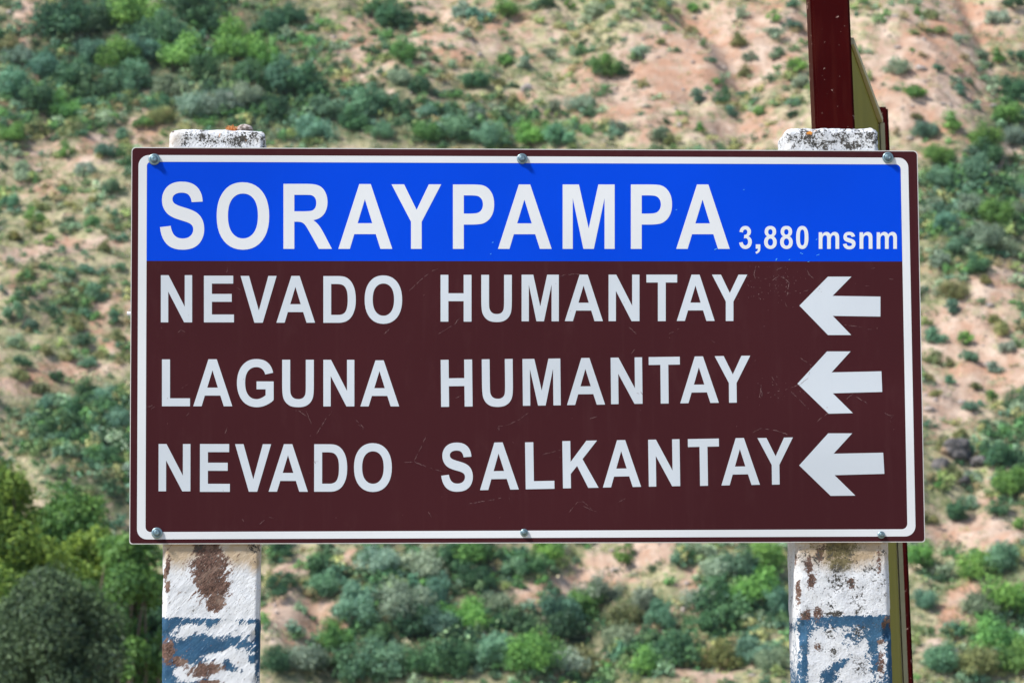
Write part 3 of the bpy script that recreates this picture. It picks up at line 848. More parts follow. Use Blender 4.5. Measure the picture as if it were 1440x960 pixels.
# ================================================================== GLYPHS (condensed bold grotesque outlines)
G = {
'A': 'M1471 0 L1149 0 L1021 333 L435 333 L314 0 L0 0 L571 1466 L884 1466 Z M926 580 L724 1124 L526 580 Z',
'E': 'M149 0 L149 1466 L1236 1466 L1236 1218 L445 1218 L445 893 L1181 893 L1181 646 L445 646 L445 247 L1264 247 L1264 0 Z',
'H': 'M150 0 L150 1466 L446 1466 L446 889 L1026 889 L1026 1466 L1322 1466 L1322 0 L1026 0 L1026 641 L446 641 L446 0 Z',
'L': 'M157 0 L157 1454 L453 1454 L453 247 L1189 247 L1189 0 Z',
'M': 'M145 0 L145 1466 L588 1466 L854 466 L1117 1466 L1561 1466 L1561 0 L1286 0 L1286 1154 L995 0 L710 0 L420 1154 L420 0 Z',
'N': 'M152 0 L152 1466 L440 1466 L1040 487 L1040 1466 L1315 1466 L1315 0 L1018 0 L427 956 L427 0 Z',
'T': 'M480 0 L480 1218 L45 1218 L45 1466 L1210 1466 L1210 1218 L776 1218 L776 0 Z',
'V': 'M523 0 L-1 1466 L320 1466 L691 381 L1050 1466 L1364 1466 L839 0 Z',
'Y': 'M535 0 L535 617 L-2 1466 L345 1466 L690 886 L1028 1466 L1369 1466 L830 615 L830 0 Z',
'K': 'M153 0 L153 1466 L449 1466 L449 815 L1047 1466 L1445 1466 L893 895 L1475 0 L1092 0 L689 688 L449 443 L449 0 Z',
'P': 'M149 0 L149 1466 L624 1466 Q894 1466 976 1444 Q1102 1411 1187 1300 Q1272 1190 1272 1015 Q1272 880 1223 788 Q1174 696 1098 643 Q1023 591 945 574 Q839 553 638 553 L445 553 L445 0 Z M445 1218 L445 802 L607 802 Q782 802 841 825 Q900 848 933 897 Q967 946 967 1011 Q967 1091 920 1143 Q873 1195 801 1208 Q748 1218 588 1218 Z',
'R': 'M150 0 L150 1466 L773 1466 Q1008 1466 1114 1426 Q1221 1387 1285 1286 Q1349 1185 1349 1055 Q1349 890 1252 782 Q1155 675 962 647 Q1058 591 1120 524 Q1183 457 1289 286 L1468 0 L1114 0 L900 319 Q786 490 744 534 Q702 579 655 595 Q608 612 506 612 L446 612 L446 0 Z M446 846 L665 846 Q878 846 931 864 Q984 882 1014 926 Q1044 970 1044 1036 Q1044 1110 1004 1155 Q965 1201 893 1213 Q857 1218 677 1218 L446 1218 Z',
'D': 'M148 1466 L689 1466 Q872 1466 968 1438 Q1097 1400 1189 1303 Q1281 1206 1329 1065 Q1377 925 1377 719 Q1377 538 1332 407 Q1277 247 1175 148 Q1098 73 967 31 Q869 0 705 0 L148 0 Z M444 1218 L444 247 L665 247 Q789 247 844 261 Q916 279 963 322 Q1011 365 1041 463 Q1071 562 1071 732 Q1071 902 1041 993 Q1011 1084 957 1135 Q903 1186 820 1204 Q758 1218 577 1218 Z',
'O': 'M89 724 Q89 948 156 1100 Q206 1212 292 1301 Q379 1390 482 1433 Q619 1491 798 1491 Q1122 1491 1316 1290 Q1511 1089 1511 731 Q1511 376 1318 175 Q1125 -25 802 -25 Q475 -25 282 174 Q89 374 89 724 Z M394 734 Q394 485 509 356 Q624 228 801 228 Q978 228 1091 355 Q1205 483 1205 738 Q1205 990 1094 1114 Q984 1238 801 1238 Q618 1238 506 1112 Q394 987 394 734 Z',
'U': 'M147 1466 L443 1466 L443 672 Q443 483 454 427 Q473 337 544 282 Q616 228 740 228 Q866 228 930 279 Q994 331 1007 406 Q1020 481 1020 655 L1020 1466 L1316 1466 L1316 696 Q1316 432 1292 323 Q1268 214 1203 139 Q1139 64 1031 19 Q923 -25 749 -25 Q539 -25 430 23 Q322 72 259 149 Q196 227 176 312 Q147 438 147 684 Z',
'S': 'M74 477 L362 505 Q388 360 467 292 Q547 224 682 224 Q825 224 897 284 Q970 345 970 426 Q970 478 939 514 Q909 551 833 578 Q781 596 596 642 Q358 701 262 787 Q127 908 127 1082 Q127 1194 190 1291 Q254 1389 373 1440 Q493 1491 662 1491 Q938 1491 1077 1370 Q1217 1249 1224 1047 L928 1034 Q909 1147 846 1196 Q784 1246 659 1246 Q530 1246 457 1193 Q410 1159 410 1102 Q410 1050 454 1013 Q510 966 726 915 Q942 864 1045 809 Q1149 755 1207 660 Q1266 566 1266 427 Q1266 301 1196 191 Q1126 81 998 27 Q870 -26 679 -26 Q401 -26 252 102 Q103 231 74 477 Z',
'G': 'M830 539 L830 786 L1468 786 L1468 202 Q1375 112 1198 43 Q1022 -25 841 -25 Q611 -25 440 71 Q269 168 183 347 Q97 527 97 738 Q97 967 193 1145 Q289 1323 474 1418 Q615 1491 825 1491 Q1098 1491 1251 1376 Q1405 1262 1449 1060 L1155 1005 Q1124 1113 1038 1175 Q953 1238 825 1238 Q631 1238 516 1115 Q402 992 402 750 Q402 489 518 358 Q634 228 822 228 Q915 228 1008 264 Q1101 301 1169 353 L1169 539 Z',
'3': 'M77 389 L349 422 Q362 318 419 263 Q476 208 557 208 Q644 208 703 274 Q763 340 763 452 Q763 558 706 620 Q649 682 567 682 Q513 682 438 661 L469 890 Q583 887 643 939 Q703 992 703 1079 Q703 1153 659 1197 Q615 1241 542 1241 Q470 1241 419 1191 Q368 1141 357 1045 L98 1089 Q125 1222 179 1301 Q234 1381 331 1426 Q429 1472 550 1472 Q757 1472 882 1340 Q985 1232 985 1096 Q985 903 774 788 Q900 761 975 667 Q1051 573 1051 440 Q1051 247 910 111 Q769 -25 559 -25 Q360 -25 229 89 Q98 204 77 389 Z',
',': 'M144 281 L425 281 L425 80 Q425 -42 404 -112 Q383 -183 324 -239 Q266 -295 176 -327 L121 -211 Q206 -183 242 -134 Q278 -85 280 0 L144 0 Z',
'8': 'M320 791 Q209 838 158 920 Q108 1002 108 1100 Q108 1267 225 1370 Q342 1472 558 1472 Q772 1472 889 1370 Q1007 1267 1007 1100 Q1007 996 953 915 Q899 834 801 791 Q925 741 989 645 Q1054 549 1054 423 Q1054 215 921 95 Q789 -25 569 -25 Q364 -25 228 82 Q67 209 67 430 Q67 552 127 654 Q188 756 320 791 Z M381 1080 Q381 996 429 948 Q476 901 554 901 Q634 901 682 949 Q730 997 730 1082 Q730 1162 682 1210 Q635 1258 557 1258 Q476 1258 428 1210 Q381 1161 381 1080 Z M356 431 Q356 314 415 248 Q475 183 564 183 Q651 183 708 246 Q765 309 765 427 Q765 530 707 592 Q649 655 560 655 Q457 655 406 584 Q356 513 356 431 Z',
'0': 'M563 1472 Q776 1472 896 1320 Q1039 1140 1039 723 Q1039 307 895 125 Q776 -25 563 -25 Q349 -25 218 139 Q87 304 87 726 Q87 1140 231 1322 Q350 1472 563 1472 Z M563 1239 Q512 1239 472 1206 Q432 1174 410 1090 Q381 981 381 723 Q381 465 407 368 Q433 272 472 240 Q512 208 563 208 Q614 208 654 240 Q694 273 716 357 Q745 465 745 723 Q745 981 719 1077 Q693 1174 653 1206 Q614 1239 563 1239 Z',
'm': 'M126 1062 L385 1062 L385 917 Q524 1086 716 1086 Q818 1086 893 1044 Q968 1002 1016 917 Q1086 1002 1167 1044 Q1248 1086 1340 1086 Q1457 1086 1538 1038 Q1619 991 1659 899 Q1688 831 1688 679 L1688 0 L1407 0 L1407 607 Q1407 765 1378 811 Q1339 871 1258 871 Q1199 871 1147 835 Q1095 799 1072 729 Q1049 660 1049 510 L1049 0 L768 0 L768 582 Q768 737 753 782 Q738 827 706 849 Q675 871 621 871 Q556 871 504 836 Q452 801 429 735 Q407 669 407 516 L407 0 L126 0 Z',
'n': 'M1113 0 L832 0 L832 542 Q832 714 814 764 Q796 815 755 843 Q715 871 658 871 Q585 871 527 831 Q469 791 447 725 Q426 659 426 481 L426 0 L145 0 L145 1062 L406 1062 L406 906 Q545 1086 756 1086 Q849 1086 926 1052 Q1003 1019 1042 967 Q1082 915 1097 849 Q1113 783 1113 660 Z',
's': 'M48 303 L330 346 Q348 264 403 221 Q458 179 557 179 Q666 179 721 219 Q758 247 758 294 Q758 326 738 347 Q717 367 644 384 Q304 459 213 521 Q87 607 87 760 Q87 898 196 992 Q305 1086 534 1086 Q752 1086 858 1015 Q964 944 1004 805 L739 756 Q722 818 674 851 Q627 884 539 884 Q428 884 380 853 Q348 831 348 796 Q348 766 376 745 Q414 717 638 666 Q863 615 952 541 Q1040 466 1040 332 Q1040 186 918 81 Q796 -24 557 -24 Q340 -24 213 64 Q87 152 48 303 Z',
}


def contours(g):
    out, cur = [], []
    tk = g.replace('Z', 'Z ').split()
    i = 0
    while i < len(tk):
        t = tk[i]
        if t[0] in 'ML':
            cur.append((float(t[1:]), float(tk[i + 1])))
            i += 2
        elif t[0] == 'Q':
            c = (float(t[1:]), float(tk[i + 1]))
            e = (float(tk[i + 2]), float(tk[i + 3]))
            s = cur[-1]
            for k in range(1, 6):
                u = k / 5
                cur.append(tuple((1 - u) ** 2 * s[a] + 2 * u * (1 - u) * c[a] + u * u * e[a] for a in (0, 1)))
            i += 4
        else:
            if math.dist(cur[0], cur[-1]) < 1: cur.pop()
            out.append(cur)
            cur = []
            i += 1
    return out


def photo_to_board(x, y):
    """point of the board face (plane y=0) seen at a photo pixel; returns board coordinates (x, z)"""
    p = at_y(x, y, 0.0)
    return p[0], p[2]


def plate(name, loops, y_front, thick, mat, parent):
    """flat cut-out (first loop outer, others holes) in board coordinates, front at y_front, given thickness"""
    L3 = [[Vector((a, 0, b)) for a, b in l] for l in loops]
    tris = tessellate_polygon(L3)
    P = [p for l in L3 for p in l]
    n = len(P)
    V = [(p.x, y_front, p.z) for p in P] + [(p.x, y_front + thick, p.z) for p in P]
    Fc = []
    for t in tris:
        a, b, c = (P[k] for k in t)
        s = (b.x - a.x) * (c.z - a.z) - (b.z - a.z) * (c.x - a.x)
        Fc.append(tuple(t) if s > 0 else tuple(reversed(t)))
    o_ = 0
    for li, l in enumerate(L3):
        m_ = len(l)
        area = sum(l[i].x * l[(i + 1) % m_].z - l[(i + 1) % m_].x * l[i].z for i in range(m_))
        for i in range(m_):
            a, b = o_ + i, o_ + (i + 1) % m_
            f = (a, a + n, b + n, b)
            if (area > 0) != (li == 0): f = tuple(reversed(f))
            Fc.append(f)
        o_ += m_
    for t in list(Fc[:len(tris)]): Fc.append(tuple(k + n for k in reversed(t)))
    me = bpy.data.meshes.new(name)
    me.from_pydata([(v[0], v[1], v[2] - BOARD_Z) for v in V], [], Fc)
    return link(name, me, parent, mat)


def round_quad(pts, rad, seg=8):
    """rounded quadrilateral through 4 photo corners (TL,TR,BR,BL); radii in metres"""
    P = [np.array(photo_to_board(*p)) for p in pts]
    out = []
    for i in range(4):
        a, b, c = P[i - 1], P[i], P[(i + 1) % 4]
        r = rad[i]
        u = (a - b) / np.linalg.norm(a - b)
        v = (c - b) / np.linalg.norm(c - b)
        cen = b + (u + v) * r
        s, e = b + u * r, b + v * r
        for k in range(seg + 1):
            t = k / seg * math.pi / 2
            q = cen + (s - cen) * math.cos(t) + (e - cen) * math.sin(t)
            out.append(tuple(q))
    return out


# ---- sign materials
def film(name, colr, rough=.38, wear=.05, dirt=(.30, .22, .20)):
    m = NB(name)
    co = m.coord()
    n1 = m.noise(co, 3.2, 4, .6)
    n2 = m.noise(m.mapping(co, scale=(1, 1, .35)), 26, 4, .7)
    c = m.mix(m.ramp(m.noise(m.mapping(co, scale=(1, 1, 1.6), loc=(3, 0, 1)), 1.9, 2), .35, .65), colr, tuple(min(1, x * .86) for x in colr))
    c = m.mix(m.math('MULTIPLY', m.ramp(n1, .3, .75), wear * 1.5), c, tuple(min(1, x * .8) for x in colr))
    drip = m.noise(m.mapping(co, scale=(1, 1, .05)), 60, 3, .6)
    c = m.mix(m.math('MULTIPLY', m.ramp(drip, .56, .72), wear * .5), c, dirt)
    c = m.mix(m.math('MULTIPLY', m.ramp(n2, .55, .8), wear), c, dirt)
    m.bump(n1, .06, .01)
    return m.out(c, m.math('ADD', rough, m.math('MULTIPLY', n2, .15)), spec=.06)


MAT_BROWN = film('brown_sheeting', (0.055, 0.0125, 0.0155), .45, .12, (.13, .06, .06))
MAT_BLUE = film('blue_sheeting', (0.0, 0.060, 0.67), .5, .03, (.02, .12, .75))
MAT_WHITE = film('white_sheeting', (0.72, 0.735, 0.75), .45, .05, (.5, .5, .5))
MAT_WHITE2 = film('white_sheeting_weathered', (0.60, 0.645, 0.69), .45, .07, (.45, .45, .47))
m = NB('aluminium_edge')
MAT_ALU = m.out(m.mix(m.noise(m.coord(), 40, 3), (.55, .52, .48), (.72, .68, .64)), .5, .25)
m = NB('zinc_plated_steel')
MAT_ZINC = m.out(m.mix(m.noise(m.coord(), 90, 3), (.16, .25, .28), (.34, .44, .46)), .36, .75)
m = NB('zinc_plated_steel_dull')
MAT_ZINC2 = m.out(m.mix(m.noise(m.coord(), 120, 3), (.07, .12, .14), (.22, .31, .34)), .42, .7)

# ---- the sign
sign = empty('direction_sign', (0, 0, BOARD_Z))
tag(sign, 'brown and blue direction sign reading SORAYPAMPA with three white arrows on two posts', 'sign')
PX = 1.0 / 936.0                      # metres of one photo pixel at the board
CORN = [(185, 207), (1290.3, 212), (1301, 762), (181.7, 764.8)]
outl = round_quad(CORN, [6 * PX, 6 * PX, 4 * PX, 4 * PX])
plate('backing_plate', [outl], 0.0, .0030, MAT_ALU, sign)
CIN = [(186.1, 208.3), (1289.1, 213.2), (1299.7, 760.7), (182.9, 763.5)]
plate('brown_face', [round_quad(CIN, [5.5 * PX, 5.5 * PX, 4 * PX, 4 * PX])], -0.0003, .0003, MAT_BROWN, sign)
OUTB = [(194.8, 218.2), (1277, 222), (1287.6, 753.7), (192.6, 758)]
INB = [(206.6, 227.6), (1266.4, 231.4), (1276, 743.6), (204.6, 747.6)]
plate('white_border', [round_quad(OUTB, [15 * PX, 14 * PX, 15 * PX, 14 * PX]), list(reversed(round_quad(INB, [6 * PX, 7 * PX, 8 * PX, 7 * PX])))],
      -0.0005, .0002, MAT_WHITE, sign)
bb = [(206.9, 227.9), (1266.1, 231.7), (1268.6, 367.6), (206.0, 366.8)]
ib = round_quad(bb, [5.5 * PX, 6.5 * PX, .1 * PX, .1 * PX])
plate('blue_band', [ib], -0.0004, .0001, MAT_BLUE, sign)

ROWS = [
 ('white', 0, [('S',225,287.2,255.6,351.2),('O',304.7,378.6,256.5,351.2),('R',398.6,466.7,258.7,350),('A',475.8,551.6,259,350),('Y',550.6,620.4,259.4,350),
   ('P',636.9,694.9,259.6,350),('A',700.3,775.7,259.6,350),('M',791.2,864.3,259.6,350),('P',887.1,945,259.6,350),('A',950.9,1026.1,259.6,350),
   ('3',1039.5,1057.2,317.8,350.2),(',',1062.2,1069.2,343.7,356.9),('8',1074.5,1092.2,317.8,350.2),('8',1097,1114.7,317.8,350.2),('0',1119.5,1136.8,317.8,350.2),
   ('m',1151.3,1180,326.2,350),('s',1185.3,1203,326.2,350.7),('n',1208.7,1226.8,326.2,350),('m',1232.8,1261.2,326.2,350)]),
 ('pale', 0, [('N',226.2,270.2,387,453.2),('E',286.8,329,387.7,453.2),('V',338.3,389,388,453.7),('A',388.7,443,388,453.7),('D',454.7,500.3,388.2,453.8),
   ('O',512.8,565.5,387.3,455.3),('H',619.5,663,386.5,452.2),('U',676.8,719.7,386.5,452.8),('M',733.5,785.8,386.3,451.7),('A',794.2,847.8,386.2,451.5),
   ('N',855.8,899.2,386.2,451.5),('T',909,952.2,386.2,451.5),('A',951.7,1005,386.2,451.2),('Y',1001.2,1050.8,386.2,451.3)]),
 ('pale', 0, [('L',227.8,267.2,505.2,571),('A',271.8,326.7,505,571),('G',333.2,384.8,504.7,572.3),('U',396.8,441.3,505.7,572.3),('N',454.7,498.3,505.8,571.2),
   ('A',506.8,561.3,506.5,571.2)]),
 ('pale', -.0135, [('H',620,664.2,505.6,571.6),('U',677.8,721.2,504.8,571.9),('M',735,788.2,504.3,570),('A',797,850.5,503.2,569),('N',859,903.2,502.5,567.8),
   ('T',912.5,956.2,501.7,567.2),('A',956.2,1010.5,501,566.5),('Y',1005.3,1055.3,500.3,566)]),
 ('pale', 0.002, [('N',223,267.8,624,690.4),('E',281.2,323.3,624,691.2),('V',330.5,381.2,624.2,691),('A',377.8,433,624.2,691),('D',441.8,488.2,624.3,691),
   ('O',497.8,551,622.8,691.3)]),
 ('pale', -.019, [('S',620.3,664.7,622,691),('A',674.5,729,621.8,688.3),('L',738.8,779.2,621.3,687.2),('K',791.2,841.2,619.5,685.8),('A',847.3,901,618.5,684.6),
   ('N',911.9,956,617.6,683.5),('T',967.7,1011.3,616.7,682.7),('A',1014,1068.1,615.6,681.7),('Y',1065.6,1115.4,615.2,681)]),
]
for mt, slope, row in ROWS:
    for (ch, x0, x1, y0, y1) in row:
        cs = contours(G[ch])
        allp = np.array([p for c in cs for p in c])
        mn, mx = allp.min(0), allp.max(0)
        loops = []
        for c in cs:
            l = []
            for (u, v) in c:
                fx = (u - mn[0]) / (mx[0] - mn[0])
                fy = (v - mn[1]) / (mx[1] - mn[1])
                qx = x0 + fx * (x1 - x0) - slope * (fy - .5) * (y1 - y0) * -1 * .8
                qy = y1 + fy * (y0 - y1) + slope * (fx - .5) * (x1 - x0)
                l.append(photo_to_board(qx, qy))
            loops.append(l)
        nm = 'comma' if ch == ',' else ('digit' if ch.isdigit() else 'letter')
        o = plate(nm, loops, -0.0006, .00025 if mt == 'pale' else .00015, MAT_WHITE if mt == 'white' else MAT_WHITE2, sign)
        o['label'] = ('white comma' if ch == ',' else 'white %s %s' % (nm, ch))

for pts in [
 [(1124.1,429.7),(1164.2,389),(1197.3,389),(1170.7,416),(1238,417),(1238,445.1),(1171,444.1),(1197,471),(1164.3,471)],
 [(1121.4,539.3),(1162.9,494),(1196.1,494),(1169.3,523.4),(1239.4,521.9),(1240.6,550.9),(1171,552.8),(1199.3,580.7),(1165.2,581.5)],
 [(1123.8,654.1),(1164.6,609),(1198.3,609),(1172.2,637.6),(1241.9,636.2),(1243.6,665.9),(1173.5,667.8),(1202.8,696.5),(1168,696.8)]]:
    o = plate('arrow', [[photo_to_board(*p) for p in pts]], -0.0006, .00025, MAT_WHITE2, sign)


def ring_profile(prof, seg, mat, name, parent, hexa=False):
    """lathe about the board normal; prof = [(radius, height towards viewer)]"""
    V, Fc = [], []
    for (r, h) in prof:
        for k in range(seg):
            a = 2 * math.pi * k / seg + (.3 if hexa else 0)
            V.append((r * math.cos(a), -h, r * math.sin(a)))
    for j in range(len(prof) - 1):
        for k in range(seg):
            Fc.append((j * seg + k, j * seg + (k + 1) % seg, (j + 1) * seg + (k + 1) % seg, (j + 1) * seg + k))
    Fc.append(tuple(range((len(prof) - 1) * seg, len(prof) * seg)))
    me = bpy.data.meshes.new(name)
    me.from_pydata(V, [], Fc)
    for p in me.polygons: p.use_smooth = not hexa and len(p.vertices) == 4
    return link(name, me, parent, mat)


for (bx, by, br, lab) in [(217, 224.5, 8.2, 'top left bolt'), (734.2, 223.6, 7.6, 'top middle bolt'), (1248.4, 222, 8.0, 'top right bolt'), (220.8, 749, 7.8, 'bottom left bolt'),
                     (737, 748.6, 5.6, 'small bottom middle bolt'), (1239, 751.8, 5.3, 'small bottom right bolt')]:
    r = br * PX
    x_, z_ = photo_to_board(bx, by)
    wsh = ring_profile([(r, .0004), (r * 1.0, .0026), (r * .93, .0033), (r * .80, .0036), (r * .70, .0038), (r * .66, .0034)], 32, MAT_ZINC, 'bolt', sign)
    wsh.location = (x_, 0, z_ - BOARD_Z)
    wsh['label'] = lab
    fl = ring_profile([(r * .64, .0030), (r * .64, .0052), (r * .56, .0060), (r * .40, .0062)], 28, MAT_ZINC2, 'bolt_flange', wsh)
    hx = ring_profile([(r * .45, .0060), (r * .45, .0088), (r * .38, .0096), (r * .24, .0098), (r * .20, .0090), (0.0005, .0089)], 6, MAT_ZINC, 'bolt_head', wsh, True)
    hx.rotation_euler = (0, random.uniform(0, 1), 0)

# ---- scratches and scuffs on the sheeting
m = NB('scuff_marks')
MAT_SCR = m.out(m.mix(m.ramp(m.noise(m.coord(), 260, 2), .4, .6), (.095, .035, .04), (.28, .17, .165)), .7)
m = NB('scuff_marks_on_blue')
MAT_SCRB = m.out((.12, .55, .85), .7)


def marks(items, mat, name, label):
    V, Fc = [], []
    rr = random.Random(3)
    for pts, wd in items:
        P = [np.array(photo_to_board(*p)) for p in pts]
        # resample with wobble
        Q = []
        for a, b in zip(P[:-1], P[1:]):
            n = max(2, int(np.linalg.norm(b - a) / (2.0 * PX)))
            for k in range(n):
                Q.append(a + (b - a) * k / n + np.array([rr.gauss(0, .25 * PX), rr.gauss(0, .25 * PX)]))
        Q.append(P[-1])
        k = 0
        while k < len(Q) - 1:
            run = rr.randint(2, 7)
            seg = Q[k:k + run + 1]
            if len(seg) >= 2:
                i0 = len(V)
                for j, q in enumerate(seg):
                    d = seg[min(j + 1, len(seg) - 1)] - seg[max(j - 1, 0)]
                    d = d / (np.linalg.norm(d) + 1e-9)
                    nn = np.array([-d[1], d[0]])
                    hw = wd * PX * .5 * rr.uniform(.4, 1.1) * (.25 if j in (0, len(seg) - 1) else 1)
                    V.append((q[0] + nn[0] * hw, -.00072, q[1] + nn[1] * hw - BOARD_Z))
                    V.append((q[0] - nn[0] * hw, -.00072, q[1] - nn[1] * hw - BOARD_Z))
                for j in range(len(seg) - 1):
                    a = i0 + 2 * j
                    Fc.append((a, a + 1, a + 3, a + 2))
            k += run + (rr.randint(0, 2))
    me = bpy.data.meshes.new(name)
    me.from_pydata(V, [], Fc)
    o = link(name, me, sign, mat)
    o['kind'] = 'stuff'
    return o


SC = []
# long fine scratches read from the photograph
for pts in [[(616,470),(640,455),(649,444)],[(575,409),(590,395),(605,383),(615,378)],[(788,389),(795,386),(815,385.5)],[(700,601),(703,607),(701,599),(716,597),(733,588),(743,580)],
            [(829,589),(840,585)],[(895,552),(904,556),(900,548)],[(440,650),(446,648),(450,650)],[(434,664),(437,665)],[(568,650),(582,649),(600,611)],[(582,649),(600,656),(622,663)],
            [(763,639),(789,632)],[(820,711),(835,718),(841,720)],[(800,720),(812,706),(820,705),(832,715)],[(420,577),(435,588),(438,595)],[(438,595),(430,578),(424,576)],
            [(445,610),(458,590),(467,578)],[(660,708),(690,703),(705,700)],[(715,698),(717,703)],[(1085,530),(1092,540),(1096,548)],[(1104,548),(1125,540),(1136,532),(1141,513)],
            [(1112,550),(1130,568),(1138,575)],[(1125,503),(1142,514)],[(1070,545),(1068,558),(1072,560),(1070,540)],[(1149,592),(1165,580)],[(1204,558),(1218,566),(1222,570)],
            [(1190,561),(1200,553)],[(1058,608),(1070,602),(1090,605),(1108,611)],[(1244,580),(1250,584),(1256,584),(1251,590),(1253,594)],[(1187,457),(1205,459),(1216,460)],
            [(1220,463),(1226,463)],[(1216,402),(1223,402)],[(887,498),(893,491)],[(320,376),(319,384)],[(333,404),(338,408)],[(250,468),(255,464),(262,468)],[(207,572),(215,570)],
            [(213,575),(218,571)],[(262,585),(266,580)],[(316,610),(320,600)],[(500,590),(512,602)],[(504,597),(511,603)],[(365,737),(372,731)],[(341,729),(343,733)],[(378,727),(385,728)],
            [(602,719),(607,727)],[(1063,374),(1060,386),(1064,396)],[(1092,380),(1100,376)],[(1104,392),(1110,398),(1108,405)],[(1130,410),(1138,408)],[(1104,425),(1107,432)],
            [(1085,395),(1096,388),(1104,392)],[(1135,380),(1138,386),(1144,392)],[(1250,392),(1256,393)],[(1225,378),(1231,376)],[(940,470),(955,462)],[(885,460),(895,470)],
            [(255,546),(264,540)],[(1000,478),(1006,482)],[(870,706),(880,700)],[(640,560),(648,556)],[(540,470),(548,462)]]:
    SC.append((pts, 0.6))
rs_ = random.Random(11)
# small nicks, denser near the right hand side
for k in range(150):
    if k < 85: x_, y_ = rs_.gauss(1090, 24), rs_.gauss(397, 18)
    elif k < 105: x_, y_ = rs_.gauss(1085, 22), rs_.gauss(552, 13)
    else: x_, y_ = rs_.uniform(212, 1262), rs_.uniform(372, 735)
    if not (212 < x_ < 1262 and 371 < y_ < 738): continue
    a = rs_.uniform(0, 3.14)
    l = rs_.uniform(.5, 2.2)
    SC.append(([(x_, y_), (x_ + math.cos(a) * l, y_ + math.sin(a) * l)], rs_.uniform(.5, 1.1)))
marks(SC, MAT_SCR, 'scratches', None)
SB = []
for (x_, y_) in [(1126, 356), (1128, 357), (1091, 366), (1092, 364), (1137, 368), (1133, 346), (1148, 337), (1149, 359), (1151, 358), (1005, 351), (1007, 350), (951, 295), (693, 341), (1046, 267), (1110, 365), (690, 357)]:
    SB.append(([(x_ - 1, y_ + .5), (x_ + 1.2, y_ - .6)], 1.0))
marks(SB, MAT_SCRB, 'scuffs_on_blue', None)

# ================================================================== CONCRETE POSTS
def ell(px_, py_, items):
    v = np.zeros(px_.shape)
    for it in items:
        x, y, a, b = it[:4]
        an = R(it[4]) if len(it) > 4 else 0
        wt = it[5] if len(it) > 5 else 1.0
        dx, dy = px_ - x, py_ - y
        u = (dx * math.cos(an) + dy * math.sin(an)) / a
        w_ = (-dx * math.sin(an) + dy * math.cos(an)) / b
        v = np.maximum(v, wt * np.exp(-.693 * (u * u + w_ * w_) ** 1.2))
    return v


